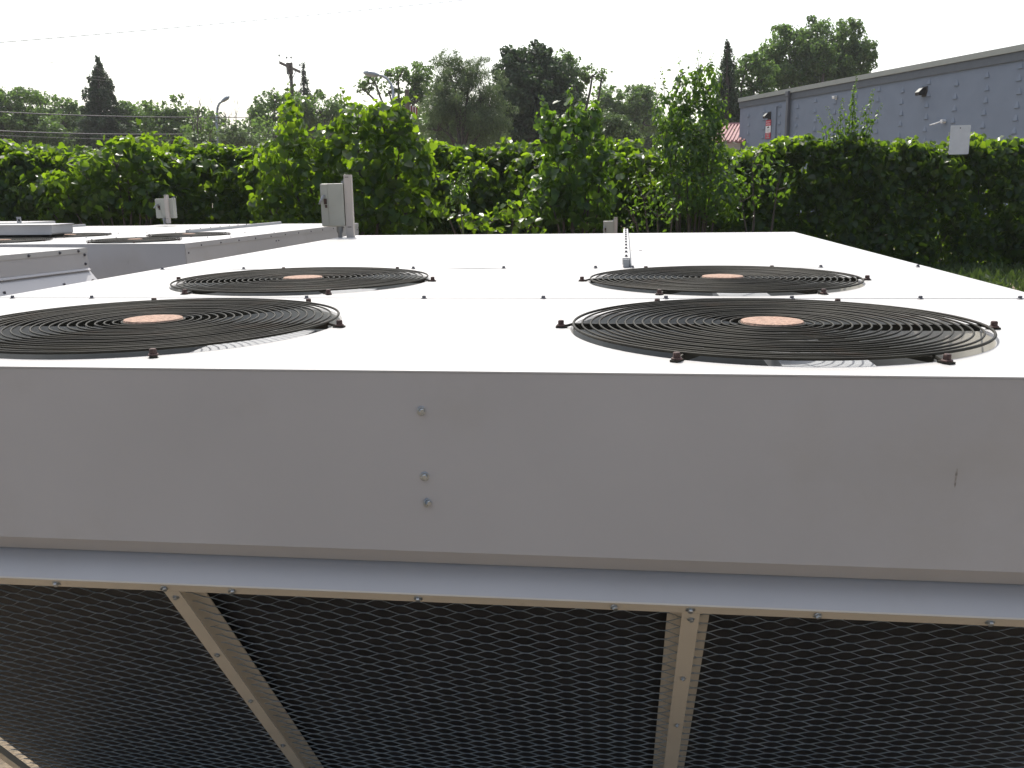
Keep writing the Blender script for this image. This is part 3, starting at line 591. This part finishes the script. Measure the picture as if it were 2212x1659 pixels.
make_bush('vine_mound', 'big mound of vine left of the near switch, its two humps rising above the hedge', 'vine', [
    (630,280,34,64),(612,360,60,70),(590,450,52,60),(700,312,58,46),(772,270,56,50),(830,270,55,55),(868,285,34,60),(780,350,90,70),(860,370,75,85),(880,460,75,60),(760,440,90,70),(680,420,60,75),(905,340,36,50),(640,480,60,40)],
    14.6, 135, 0.118, M['vine'], sprouts=((745,235,192,-6,6),(655,222,205,24,4),(880,220,206,40,4),(625,230,195,-2,5)), stray=0.08)
make_bush('vine_mound', 'bright vine mound on the hedge beyond the far left units', 'vine', [
    (300,320,45,28),(250,350,60,45),(190,380,60,45),(320,365,40,45),(140,410,50,50),(230,430,80,45),(330,430,45,55),(110,455,30,35),(270,312,40,18)], 14.9, 125, 0.115, M['vine'], sprouts=((310,296,285,26,4),(345,300,292,20,3)), stray=0.08)
make_bush('shrub', 'bright green shrub with upright sprouts in the middle of the hedge', 'shrub', [
    (1225,300,58,52),(1195,275,30,35),(1265,265,38,45),(1230,370,70,60),(1270,430,62,70),(1190,430,60,60),(1300,340,32,50)], 14.8, 150, 0.115, M['bush'], VINE_T,
    sprouts=((1228,255,184,4,9),(1280,250,190,4,9),(1182,260,208,-14,7),(1165,290,245,-6,6),(1296,300,262,8,5),(1250,250,215,2,6)))
make_bush('tall_shrub', 'tall bushy shrub reaching the sky just left of the blue grey building', 'shrub', [
    (1490,200,42,45),(1525,190,35,55),(1450,245,42,45),(1505,270,60,50),(1440,300,32,38),(1545,260,28,50),(1480,330,62,48),(1530,330,45,50),(1480,410,65,60),(1550,420,60,60)], 15.2, 400, 0.095, M['bush'], OVAL_T,
    sprouts=((1508,165,110,2,10),(1470,185,125,-6,9),(1530,160,118,10,8),(1435,215,148,-10,9),(1420,240,170,-8,7),(1560,240,195,8,6)), inner=0.55)
make_bush('low_shrub', 'low sunlit leafy bush right of the middle shrub at the hedge foot', 'shrub', [
    (1390,420,45,40),(1420,455,50,40),(1370,470,50,35),(1455,440,25,20)], 13.9, 100, 0.075, M['bush'], OVAL_T, sprouts=((1405,395,360,4,7),(1375,395,366,-4,6)))
make_bush('low_vine', 'low sunlit vine tangle behind the near unit, left of centre', 'vine', [
    (985,470,45,22),(1050,480,60,26),(1110,460,45,26),(1140,490,40,25),(960,450,25,16)], 13.7, 85, 0.105, M['vine'], sprouts=((1145,450,425,-12,4),(1070,462,440,6,3)))
make_bush('corner_shrub', 'dense vine shoulder on the hedge beside the blue grey building', 'shrub', [
    (1625,350,55,36),(1600,420,60,60),(1680,395,45,50)], 15.4, 70, 0.10, M['bush'], OVAL_T)
# feathery sapling with pinnate leaves
make_bush('sapling', 'single bright feathery sapling standing before the dark hedge', 'sapling', [(992,425,6,10)], 13.3, 30, 0.13, M['bush'], SLIM_T,
    sprouts=((990,440,362,14,22),(985,440,385,-8,18),(1000,440,372,20,18),(992,440,366,6,20),(988,440,395,-14,12),(998,440,380,12,16)), stem='greenstem')
make_bush('tall_sapling', 'thin airy sapling rising above the hedge in front of the building wall', 'sapling', [(1835,300,26,16),(1800,310,25,18),(1870,310,22,14),(1835,345,45,24)], 16.55, 190, 0.10, M['bush'], OVAL_T,
    sprouts=((1838,310,165,2,34),(1832,310,190,6,26),(1845,310,205,-8,22),(1870,310,205,8,22),(1806,310,222,6,18),(1825,310,215,-10,16),(1862,310,196,16,20),(1878,310,225,20,16),(1800,310,232,-18,14),(1786,310,250,-24,10),(1850,310,230,10,14),(1868,300,250,30,10),(1815,300,240,-4,12)), stem='greenstem', trunk=False)

# grass and weeds at the foot of the fence on the right
n = 15000; px = rng.uniform(600, 2560, n); dd = fdepth(px)+0.4-np.abs(rng.normal(0, 1.0, n))*(0.5+2.0*np.clip((px-1300)/500, 0, 1))-0.5*np.sin(px*0.03); p = np.array([at(a, 400, b) for a, b in zip(px, dd)]); p[:,2] = GZ
h = rng.uniform(0.08, 0.26, n); p[:,2] += h*0.3
gr = leaves('grass', p, np.tile(TOCAM+np.array([0,0,0.3]), (n,1)), h, M['grass'], SLIM_T, None, hang=-2.0, jitter=0.6)
tag(gr, 'rough dark grass and weeds at the hedge foot', 'grass', kind='stuff')

# blank sign on the fence
p = at(2073, 302, 16.35); root = empty('blank_sign', (p[0], p[1], GZ), R_(-5))
m = MB(); w, h, r = 0.169, 0.256, 0.021; pr = []
for (sx, sz, a0) in ((1,-1,-90),(1,1,0),(-1,1,90),(-1,-1,180)):
    for k in range(4): a = R_(a0+30*k); pr.append((sx*(w-r)+r*math.cos(a), sz*(h-r)+r*math.sin(a)))
m.prism([(a, b+p[2]-GZ) for a, b in pr], 1, -0.0015, 0.0015); pl = build(m, 'plate', M['signback'], root)
m = MB(); m.lathe([(0.0,0.0),(0.011,0.0),(0.011,0.003)], (0,0,0), 14); q = build(m, 'bolt_hole', M['black'], pl); q.location = (-0.005, -0.0018, p[2]-GZ+h-0.05); q.rotation_euler = (R_(90),0,0)
m = MB(); m.box(-.02,.70,0,.02,.74,p[2]-GZ+h-.08); m.box(-.012,.002,p[2]-GZ+h-.14,.012,.70,p[2]-GZ+h-.12); build(m, 'post', M['chain'], root)
tag(root, 'blank pale grey metal sign plate poking above the hedge', 'sign')

# ------------------------------------------------------------------ blue-grey building
def make_building():
    A = at(1600, 212, 40.0); zt = A[2]
    lo, hi = 5.0, 80.0
    for _ in range(60):
        mid = (lo+hi)/2
        if at(2212, 96, mid)[2] > zt: hi = mid
        else: lo = mid
    B = at(2212, 96, lo); dv = unit((B-A)*np.array([1,1,0])); L = np.linalg.norm((B-A)[:2])*1.35
    nrm = np.array([dv[1], -dv[0], 0])                                # faces the camera
    rz = math.atan2(dv[1], dv[0]); root = empty('building', (A[0], A[1], GZ), rz); H = zt-GZ
    # local frame: x along the wall, -y faces the camera
    m = MB(); m.box(0, 0, 0, L, 14, H-0.42)
    sx, sz = 1.22, 0.36
    for i in range(int(L/sx)):
        for k in range(int((H-0.7)/sz)):
            x = 0.75+i*sx; z = H-0.75-k*sz+0.06*((i*7) % 5-2)
            if z < 0.8: continue
            if abs(x-2.35) < .25: continue
            x += random.uniform(-.03, .03); z += random.uniform(-.02, .02)
            m.add([(x-.11,-.001,z),(x+.11,-.001,z),(x+.08,-.032,z+.004),(x-.08,-.032,z+.004),(x-.03,-.001,z+.19),(x+.03,-.001,z+.19)], [(0,1,2,3),(3,2,5,4),(0,3,4),(1,5,2)])
    build(m, 'wall', M['bldg'], root)
    m = MB(); m.box(-.03, -.05, H-.42, L, 14.05, H-.17); build(m, 'fascia', M['fascia'], root)
    m = MB(); m.box(-.05, -.10, H-.169, L, 14.1, H); cp = build(m, 'coping', M['coping'], root)
    # corner pixel -> wall coordinates
    def wl(px, py):
        r = FW + RT*(px-CX)/FPX - UP*(py-CY)/FPX; t = ((A-CAM)@nrm)/(r@nrm); q = CAM+r*t; return float((q-A)@dv), float(q[2]-GZ)
    x, z = wl(1706, 250); m = MB(); m.box(x-.075, -.16, 0, x+.075, -.0505, H-.2); m.box(x-.1, -.2, H-.30, x+.1, -.1005, H-.1); build(m, 'downspout', M['spout'], root, False, .01)
    x, z = wl(1679, 232); m = MB(); m.tube([(x,-.03,0),(x,-.03,z),(x+.05,-.03,z+.05),(x+.22,-.03,z+.06)], .022, 6); build(m, 'conduit', M['bldg'], root)
    for i, (px, py, s) in enumerate(((1997,198,1.0),(1662,250,0.95))):
        x, z = wl(px, py); lt = empty('wall_light', (0,0,0)); lt.parent = root
        q = MB(); q.prism([(-.03,-.16),(-.03,.16),(-.001,.16),(-.001,-.16)], 0, -.09*s, .14*s)
        q.prism([(-.0305,.13*s),(-.10,.12*s),(-.26*s,-.02),(-.24*s,-.12*s),(-.0305,-.10*s)], 0, -.13*s, .06*s)
        o = build(q, 'lamp_housing', M['black'], lt, False, .008); lt.location = (x, 0, z)
        q = MB(); q.prism([(-.0308,.136*s),(-.104,.126*s),(-.27*s,-.018),(-.262*s,-.026),(-.1,.118*s),(-.0308,.128*s)], 0, -.12*s, .05*s); build(q, 'visor', M['coping'], lt)
    x, z = wl(1807, 210); q = MB(); q.obox((x,-.08,z),(.07,0,0),(0,.07,.01),(0,-.01,.05)); q.box(x-.03,-.03,z-.09,x+.03,-.001,z-.02); build(q, 'camera_bracket', M['white'], root, False, .01)
    x, z = wl(2041, 262); q = MB(); q.tube([(x,-.001,z),(x,-.14,z)], .06, 10); q.tube([(x,-.12,z),(x-.18,-.22,z-.06),(x-.36,-.25,z-.09)], .022, 6); build(q, 'security_camera', M['white'], root)
    # warning sign: red, white, red
    x, z = wl(1660.5, 280); sx0 = .19; sg = empty('warning_sign', (A+dv*x+nrm*0.02).tolist()[:2]+[GZ+z], rz)
    for (z0, z1, mm) in ((.155,.39,'red'),(-.125,.154,'white'),(-.37,-.126,'red')):
        q = MB(); q.box(-sx0,-.012,z0,sx0,0,z1); build(q, 'panel', M[mm], sg)
    def text(s, size, x, z, mm):
        c = bpy.data.curves.new('lettering', 'FONT'); c.body = s; c.size = size; c.align_x = 'CENTER'; c.align_y = 'CENTER'; c.extrude = .001; c.materials.append(M[mm])
        t_ = bpy.data.objects.new('lettering', c); me = bpy.data.meshes.new_from_object(t_); bpy.data.objects.remove(t_); o = bpy.data.objects.new('lettering', me); COL.objects.link(o); o.parent = sg; o.location = (x, -.0135, z); o.rotation_euler = (R_(90),0,0)
    text('SECURITY', .075, 0, .315, 'white'); text('NOTICE', .085, 0, .22, 'white')
    q = MB()
    for zz, ww in ((.0,.13),(-.035,.12),(-.07,.13)): q.box(-ww,-.0135,zz-.006,ww,-.0125,zz+.006)
    build(q, 'small_print', M['grey_metal'], sg)
    q = MB(); q.box(-.07,-.014,.06,.03,-.0125,.11); q.prism([(.03,.07),(.075,.05),(.075,.12),(.03,.10)], 1, -.014, -.0125); q.box(-.03,-.014,.12,.05,-.0125,.135); build(q, 'camera_symbol', M['black'], sg)
    q = MB()
    for zz, ww in ((-.175,.13),(-.25,.09),(-.325,.13)): q.box(-ww,-.0135,zz-.02,ww,-.0125,zz+.02)
    build(q, 'lower_print', M['coping'], sg)
    tag(sg, 'small red and white security notice sign on the blue grey wall', 'sign')
    tag(root, 'long blue grey flat roofed building beyond the hedge', 'building')
make_building()

# small building with a red ribbed roof
def make_red_roof():
    d = 43.0; r0, r1 = at(1556, 271, d), at(1660, 263, d); e0, e1 = at(1528, 306, d-3.2), at(1660, 298, d-3.2)
    r1[2] = r0[2]; e1[2] = e0[2]; root = empty('red_roofed_shed', (e0[0], e0[1], GZ)); inv = np.array(root.location)
    m = MB(); n = unit(np.cross(r1-r0, e0-r0)); n = n if n[2] > 0 else -n
    m.add([r0, r1, e1, e0, r0-n*.08, r1-n*.08, e1-n*.08, e0-n*.08], [(0,1,2,3),(4,7,6,5),(3,2,6,7),(0,3,7,4),(1,5,6,2)])
    bk = r0+(r0-e0)*np.array([1,1,-1]); bk1 = r1+(r1-e1)*np.array([1,1,-1]); m.add([r0, r1, bk1, bk], [(0,3,2,1)])
    k = 15
    for i in range(k+1):
        t = i/k; a = r0+(r1-r0)*t; b = e0+(e1-e0)*t; c = (a+b)/2+n*.035; m.obox(c, (b-a)/2, unit(np.cross(b-a, n))*.035, n*.034)
    m.tube([r0+n*.04, r1+n*.04], .09, 6); m.v = [tuple(np.array(v)-inv) for v in m.v]; build(m, 'roof', M['roof'], root)
    m = MB(); f = lambda q, dz: (q[0], q[1], q[2]+dz); back = unit((r0-e0)*np.array([1,1,0]))
    a, b = e0+back*.5+unit(r1-r0)*.4, e1+back*.5; zt = e0[2]-.02
    w = [(a[0],a[1],GZ),(b[0],b[1],GZ),(b[0],b[1],zt),(a[0],a[1],zt)]; w2 = [tuple(np.array(q)+back*5) for q in w]
    m.add(w+w2, [(0,1,2,3),(4,7,6,5),(0,3,7,4),(1,5,6,2)]); m.v = [tuple(np.array(v)-inv) for v in m.v]; build(m, 'wall', M['white'], root)
    tag(root, 'small pale shed with a faded red ribbed metal roof beside the blue grey building', 'shed')
make_red_roof()

# ------------------------------------------------------------------ distant trees
def limb(m, a, b, r0, r1, bend=0.08, n=5):
    L = np.linalg.norm(b-a); o = rng.normal(0, bend*L, 3); m.tube([a+(b-a)*t+o*math.sin(math.pi*t) for t in np.linspace(0, 1, n)], [r0+(r1-r0)*t for t in np.linspace(0, 1, n)], 6, caps=False)
def make_tree(label, lobes, d, px_leaf=6.0, dens=1.0, material='tree', trunk_px=None, name='tree', T=QUAD_T, inner=0.45, sub=7, group='trees beyond the hedge', jitter=0.8, hang=0.6):
    """crown of ragged clumps inside the given outline ellipses"""
    lobes = [(l[0], l[1]+2, l[2]*1.12, l[3]*1.12) for l in lobes]; cl = ell(lobes, d, 0.9); k = d/FPX; dens *= 1.5
    tpx = trunk_px if trunk_px is not None else np.average([l[0] for l in lobes], weights=[l[2] for l in lobes])
    b = at(tpx, 400, d); root = empty(name, (b[0], b[1], GZ)); inv = np.array([b[0], b[1], GZ]); m = MB(); P, N = [], []
    topz = max(c[2] for c, r in cl); fork = inv+np.array([0, 0, max(1.5, (min(c[2]-r[2]*.5 for c, r in cl)-GZ)*0.8)])
    tr = max(0.12, 0.018*(topz-GZ)); limb(m, inv, fork, tr, tr*.7, .02)
    for c, r in cl:
        limb(m, fork, c, tr*.55, .05, .06)
        ns = max(3, int(sub*(r[0]/(40*k))**1.0)) if True else sub
        for _ in range(ns):
            dr = unit(rng.normal(0, 1, 3)); dr[1] *= .9; cc = c+dr*r*rng.uniform(.45, .86); rr = float(min(r[0], r[2]))*rng.uniform(.28, .5)
            limb(m, c-np.array([0,0,r[2]*.2]), cc, .05, .012, .06, 4)
            area = (rr/k)**2*3.1; n = int(dens*area*1.7/(px_leaf*px_leaf*.36)); p, q = shell(cc, (rr, rr, rr*.9), n, inner, .35); P.append(p); N.append(q)
        for _ in range(int(ns*2.2)):                                      # small sprays that break up the outline
            dr = unit(rng.normal(0, 1, 3)+np.array([0,0,.35])); cc = c+dr*r*rng.uniform(.82, 1.12); rr = float(min(r[0], r[2]))*rng.uniform(.10, .24)
            n = int(dens*(rr/k)**2*3.1*1.5/(px_leaf*px_leaf*.36)); p, q = shell(cc, (rr*1.1, rr, rr), n, .2, .35); P.append(p); N.append(q)
        n = int(dens*(r[0]/k)*(r[2]/k)*3.1*0.55/(px_leaf*px_leaf*.36)); p, q = shell(c, np.array(r)*.92, n, .35, .35); P.append(p); N.append(q)
    P = np.concatenate(P); N = np.concatenate(N)
    kk = (P[:,2] > GZ+.3); P, N = P[kk], N[kk]
    leaves('crown', P-inv, N, px_leaf*k*1.15, M[material], T, root, hang=hang, jitter=jitter)
    m.v = [tuple(np.array(v)-inv) for v in m.v]; build(m, 'trunk', M['bark'], root)
    tag(root, label, 'tree', group); return root
def make_spruce(label, px, py_top, py_bot, half_px, d, dens=1.0, material='conifer', power=0.85, gap=0.0):
    k = d/FPX; top = at(px, py_top, d); bot = at(px, py_bot, d); H = top[2]-bot[2]; root = empty('spruce_tree', (bot[0], bot[1], GZ)); inv = np.array([bot[0], bot[1], GZ])
    m = MB(); m.tube([inv, np.array([top[0], top[1], top[2]])], [.3, .03], 7, caps=False); P, N, Z = [], [], []
    nl = int(12*dens)+3
    for i in range(nl):
        t = (i+.5)/nl; z = top[2]-H*t; R = half_px*k*(t**power)*rng.uniform(.78, 1.12)+.08; nb = int(5+7*t)
        for j in range(nb):
            if rng.random() < gap: continue
            a = 2*math.pi*(j+rng.random())/nb; L = R*rng.uniform(.62, 1.15); dr = np.array([math.cos(a), math.sin(a), 0]); st = np.array([top[0], top[1], z+.18*L+rng.normal(0, .22)*H/nl])
            tip = st+dr*L+np.array([0,0,-.30*L+.08*L]); m.tube([st, (st+tip)/2+(0,0,-.04*L), tip], [.03, .02, .008], 4, caps=False)
            n = int(16+L/k*4.2*dens)
            u = rng.uniform(.08, 1, n)**.8; side = np.array([-dr[1], dr[0], 0]); sp = (rng.uniform(-1, 1, n)*(1.08-u)*.36*L)
            P.append(st+dr*(L*u)[:,None]+side*sp[:,None]+np.stack([0*u,0*u,-.28*L*u*u+.06*L*u+rng.normal(-.10, .12, n)-.10*rng.random(n)*L*.5],1)); N.append(np.tile(np.array([0,0,1.0])+dr*.5, (n,1)))
    P = np.concatenate(P); N = np.concatenate(N)
    leaves('crown', P-inv, N, 5.2*k, M[material], SLIM_T if gap else QUAD_T, root, hang=.6, jitter=.7)
    m.v = [tuple(np.array(v)-inv) for v in m.v]; build(m, 'trunk', M['bark'], root); tag(root, label, 'tree', 'trees beyond the hedge'); return root
def make_bare(label, px, py_top, py_bot, half, d, seed, leafy=250):
    r = random.Random(seed); b = at(px, py_bot, d); root = empty('bare_tree', (b[0], b[1], GZ)); inv = np.array([b[0], b[1], GZ]); m = MB(); tips = []
    H = at(px, py_top, d)[2]-GZ; Wd = half*d/FPX
    def grow(p, dirv, L, rad, lev):
        q = p+dirv*L; m.tube([p, (p+q)/2+np.array([r.gauss(0,.03*L), r.gauss(0,.03*L), 0]), q], [rad, rad*.85, rad*.65], 5 if lev < 2 else 3, caps=False)
        if lev >= 5: tips.append(q); return
        for _ in range(3 if lev < 2 else 2):
            dv = unit(dirv+np.array([r.gauss(0,.42), r.gauss(0,.42), r.uniform(-.08,.32)])); grow(q, dv, L*r.uniform(.62,.84), rad*.62, lev+1)
    grow(inv, np.array([0,0,1.0]), H*.30, .17, 0)
    v = np.array(m.v); sc = H/(v[:,2].max()-GZ); v[:,2] = GZ+(v[:,2]-GZ)*sc; hx = np.abs(v[:,0]-b[0]).max(); v[:,0] = b[0]+(v[:,0]-b[0])*Wd/hx; m.v = [tuple(q-inv) for q in v]
    build(m, 'trunk', M['bark'], root)
    t = np.array(tips); t[:,2] = GZ+(t[:,2]-GZ)*sc; t[:,0] = b[0]+(t[:,0]-b[0])*Wd/hx
    low = t[t[:,2] < GZ+H*.78]; low = low if len(low) > 5 else t; P = low[rng.integers(0, len(low), leafy)]+rng.normal(0, .35, (leafy,3))
    leaves('crown', P-inv, np.tile(np.array([0,0,1.0]), (leafy,1)), .26, M['tree'], QUAD_T, root, jitter=.9); tag(root, label, 'tree', 'trees beyond the hedge')

make_tree('dark broad tree at the far left edge of the skyline', [(10,225,45,38),(50,240,45,50),(20,290,70,50),(85,300,50,50),(-40,250,60,60)], 58, trunk_px=20)
make_tree('ragged tree with a high tuft left of the tall spruce', [(88,210,16,16),(118,222,28,22),(150,240,30,26),(130,280,55,45),(75,215,14,12)], 66, px_leaf=6)
make_spruce('tall dark spruce rising above the trees at the left', 210, 122, 350, 108, 60, 1.2, power=1.0)
make_tree('round tree directly right of the tall spruce', [(290,250,35,32),(275,290,40,40),(330,270,35,40)], 64)
make_tree('uneven tree between the spruce and the bare trees', [(385,240,28,28),(350,275,35,35),(400,280,40,38),(330,235,24,18)], 60)
make_bare('bare branched tree left of the street lamp', 440, 205, 330, 52, 55, 3, 420)
make_bare('bare branched tree right of the street lamp', 520, 205, 330, 48, 57, 9, 300)
make_tree('pale green rounded bush behind the left street lamp', [(495,295,30,28),(530,300,25,25),(420,310,35,22)], 50, material='willow', name='bush')
make_tree('grey green tree left of the utility pole', [(595,215,28,22),(585,250,40,40),(620,240,30,35)], 62)
make_spruce('slender spiky spruce top right of the utility pole', 655, 136, 330, 95, 64, 1.0, power=1.3, gap=.2)
make_tree('low dark tree behind the vine mound', [(690,235,38,34),(650,250,40,40),(725,225,22,24),(735,260,30,30)], 60)
make_tree('umbrella shaped tree with bare limbs behind the right street lamp', [(810,175,34,14),(785,190,20,12),(860,160,40,18),(900,170,32,30),(840,195,30,10),(930,190,30,40),(890,215,40,25)], 52, dens=.75, trunk_px=870, sub=9)
make_tree('wide pale willow like tree at the centre of the skyline', [(990,170,50,40),(965,140,30,30),(1020,150,35,32),(1040,200,50,60),(990,240,70,60),(1050,270,60,55),(945,270,45,45),(955,215,40,45)], 42, material='willow', px_leaf=5, T=SLIM_T, dens=1.2, hang=1.6, jitter=.5)
make_tree('tallest dark tree mass right of the willow like tree', [(1145,130,45,34),(1115,170,50,55),(1180,170,55,55),(1150,230,80,70),(1150,290,90,50),(1100,240,45,60)], 46, material='conifer', px_leaf=7, dens=1.25)
make_tree('spreading tree with an arm reaching right over the shrub', [(1215,135,26,28),(1240,165,35,35),(1280,160,35,16),(1225,215,45,50),(1300,165,16,9)], 48, dens=.85)
make_tree('hazy low round trees right of the dark tree mass', [(1320,215,35,28),(1365,225,45,35),(1400,215,30,30),(1330,260,45,35),(1390,260,45,30)], 66)
make_tree('olive bush in the gap behind the middle shrub', [(1320,270,38,30),(1350,290,40,26),(1300,290,30,30)], 36, material='willow', px_leaf=6, name='bush')
make_spruce('dark spruce standing behind the tall shrub', 1572, 88, 330, 72, 46, 1.1, power=1.0)
make_tree('rounded tree between the spruce and the big tree behind the building', [(1610,150,40,30),(1640,165,35,40),(1595,200,35,50),(1640,230,40,40),(1590,245,35,35)], 50)
make_tree('big tree towering behind the blue grey building', [(1700,95,50,42),(1770,85,55,38),(1830,95,48,40),(1690,140,50,45),(1765,140,70,50),(1840,140,45,40),(1720,180,60,35),(1865,120,28,25),(1800,170,60,30)], 55, px_leaf=6, dens=1.15, trunk_px=1760)
# trees closing the horizon behind everything
SKYL = [(-60,235),(420,238),(455,278),(560,278),(600,238),(900,235),(1250,238),(1330,228),(1420,232),(1640,240)]
for i, px in enumerate(range(-60, 1640, 92)):
    ty = np.interp(px, [q[0] for q in SKYL], [q[1] for q in SKYL])
    make_tree(['distant tree low on the horizon behind the skyline trees'][0], [(px+rng.uniform(-15,15), ty+50+rng.uniform(-6,10), 70, 46), (px+45, ty+38+rng.uniform(-6,12), 42, 34), (px, 330, 80, 45)], 85+rng.uniform(-8,8), px_leaf=8, group='distant trees along the horizon', dens=.9)

# ------------------------------------------------------------------ poles, lamps, wires
def make_pole():
    d = 64; t = at(627, 137, d); b = empty('utility_pole', (t[0], t[1], GZ)); inv = np.array([t[0], t[1], GZ]); h = t[2]-GZ; k = d/FPX
    m = MB(); m.tube([(0,0,0),(0,0,h)], [.16,.11], 10); build(m, 'pole', M['wood'], b)
    m = MB(); a0 = at(617.5, 140, d)-inv; a1 = at(640, 152.5, d)-inv; a0[1] -= 1.0; a1[1] += 1.0; m.obox((a0+a1)/2+(0,-.2,0), (a1-a0)/2, (0,.08,0), (0,0,.1)); ca = build(m, 'crossarm', M['wood'], b)
    m = MB(); m.tube([a0*.75+a1*.25, (0,-.15,h-1.3)], .03, 5); m.tube([a0*.25+a1*.75, (0,-.15,h-1.3)], .03, 5); build(m, 'brace', M['lamp'], b)
    m = MB(); m.box(-.22,-.25,h-.75,.22,-.13,h+.02); build(m, 'bracket', M['wood'], b)
    for q in (a0+(0,-.2,.1), a1+(0,-.2,.1), np.array([-.16,-.2,h]), np.array([.16,-.2,h])):
        m = MB(); m.tube([q, q+(0,0,.32)], .015, 5); m.lathe([(.0,.3),(.06,.32),(.07,.38),(.04,.44),(0,.45)], tuple(q), 8); build(m, 'insulator', M['coping'], b)
    tag(b, 'wooden utility pole with slanting crossarm and vine climbing up it', 'utility pole')
    P, N = [], []
    for z in h-0.8-4.6*np.sqrt(np.linspace(0.01, 1, 260)): 
        r = .2+.65*((h-.8-z)/4.6)*rng.random(); a = rng.uniform(0, 6.28); P.append((r*math.cos(a), r*math.sin(a)-.1, z)); N.append((math.cos(a), math.sin(a), .4))
    v = leaves('climbing_vine', np.array(P)+inv, np.array(N), .24, M['vine'], VINE_T); tag(v, 'sparse vine leaves clinging to the utility pole', 'vine')
make_pole()
def make_lamp(label, base_px, base_py, pts, d, r):
    p0 = at(base_px, base_py, d); root = empty('street_lamp', (p0[0], p0[1], GZ)); inv = np.array([p0[0], p0[1], GZ])
    w = [at(x, y, d)-inv for x, y in pts]; w[0] = np.array([0,0,w[0][2]])
    m = MB(); m.tube([np.array([0,0,0]), w[0]]+w[1:], [r*1.3]+[r]*1+[r*.8]*(len(w)-1), 8); build(m, 'pole', M['lamp'], root, True)
    e = w[-1]; dr = unit(w[-1]-w[-2]); m = MB(); m.tube([e-dr*.1, e+dr*.15, e+dr*.45, e+dr*.62], [.05,.12,.14,.05], 10); build(m, 'lamp_head', M['lamp'], root, True)
    tag(root, label, 'street lamp', 'street lamps beyond the hedge')
make_lamp('street lamp at the left between the two bare trees', 472, 320, [(470,265),(468.5,243),(470,232),(474,223),(479,219.5)], 60, .085)
make_lamp('street lamp with long curved arm above the vine mound', 851, 240, [(851,215),(849,197),(845,182),(836,170),(826,164),(815,162)], 40, .07)
def make_flag():
    d = 38; p = at(882.5, 300, d); root = empty('flag_pole', (p[0], p[1], GZ)); t = at(882.5, 196, d); h = t[2]-GZ
    m = MB(); m.tube([(0,0,0),(0,0,h)], [.11,.09], 8); build(m, 'pole', M['wood'], root)
    z0 = at(882, 228, d)[2]-GZ; z1 = at(882, 250, d)[2]-GZ; m = MB(); nx, nz = 8, 5; vs = []
    for i in range(nx+1):
        for j in range(nz+1): vs.append((.1+.30*i/nx, .05*math.sin(i*1.7), z0+(z1-z0)*j/nz-.12*i/nx))
    m.add(vs, [(i*(nz+1)+j, (i+1)*(nz+1)+j, (i+1)*(nz+1)+j+1, i*(nz+1)+j+1) for i in range(nx) for j in range(nz)])
    f = build(m, 'flag', M['flagred'], root); f.data.materials.append(M['white'])
    for pl in f.data.polygons: pl.material_index = (pl.index//nz) % 3 == 0
    tag(root, 'dark post with a limp red and white flag behind the vine mound', 'flag')
make_flag()
def cable(label, pts, d0, d1, r, group='overhead cables at the left'):
    xs = [p[0] for p in pts]; n = 24; P = []
    co = np.polyfit([p[0] for p in pts], [p[1] for p in pts], min(2, len(pts)-1))
    for t in np.linspace(0, 1, n):
        x = xs[0]+(xs[-1]-xs[0])*t; P.append(at(x, np.polyval(co, x), d0+(d1-d0)*t))
    c = P[n//2]; m = MB(); m.tube([p-c for p in P], r, 5); o = build(m, 'overhead_cable', M['cable'], None, True, 0, tuple(c)); tag(o, label, 'cable', group)
cable('thin wire crossing the top of the sky alone', [(-400,122),(0,92.5),(400,57),(1000,1),(1250,-26)], 28, 40, .011, None)
cable('highest of the faint wires sloping down towards the tall spruce', [(-300,70),(0,114.5),(175,147),(627,196)], 30, 63.8, .008)
cable('second faint wire sloping towards the tall spruce', [(-300,95),(0,132),(195,170),(627,210)], 30, 63.8, .008)
cable('third faint wire, lowest of those sloping to the spruce', [(-300,108),(0,143),(195,174),(627,215)], 30, 63.8, .008)
cable('level hair thin wire beside the sloping wires', [(-300,134),(0,134),(100,136),(400,140)], 40, 90, .008)
cable('thick cable across the front of the dark left trees', [(-300,222),(0,239),(240,252),(450,256),(627,250)], 34, 63.7, .028)
cable('thick low cable just above the left vine mound', [(-300,263),(0,280),(240,291),(450,291),(627,282)], 34, 63.7, .03)
cable('thin lowest cable under the thick low one', [(-300,274),(0,290),(200,301),(450,304),(627,300)], 34, 63.7, .014)

# ------------------------------------------------------------------ summer haze
hz = bpy.data.materials.new('haze'); hz.use_nodes = True; hn = hz.node_tree; hn.nodes.remove(hn.nodes['Principled BSDF'])
pv = hn.nodes.new('ShaderNodeVolumePrincipled'); pv.inputs['Color'].default_value = (0.93, 0.95, 1.0, 1); pv.inputs['Density'].default_value = 0.0004; pv.inputs['Anisotropy'].default_value = 0.45
hn.links.new(pv.outputs[0], hn.nodes['Material Output'].inputs['Volume'])
m = MB(); m.box(-200, -90, GZ-1, 200, 180, 36); o = build(m, 'haze', hz); tag(o, kind='stuff')
S.cycles.volume_bounces = 1
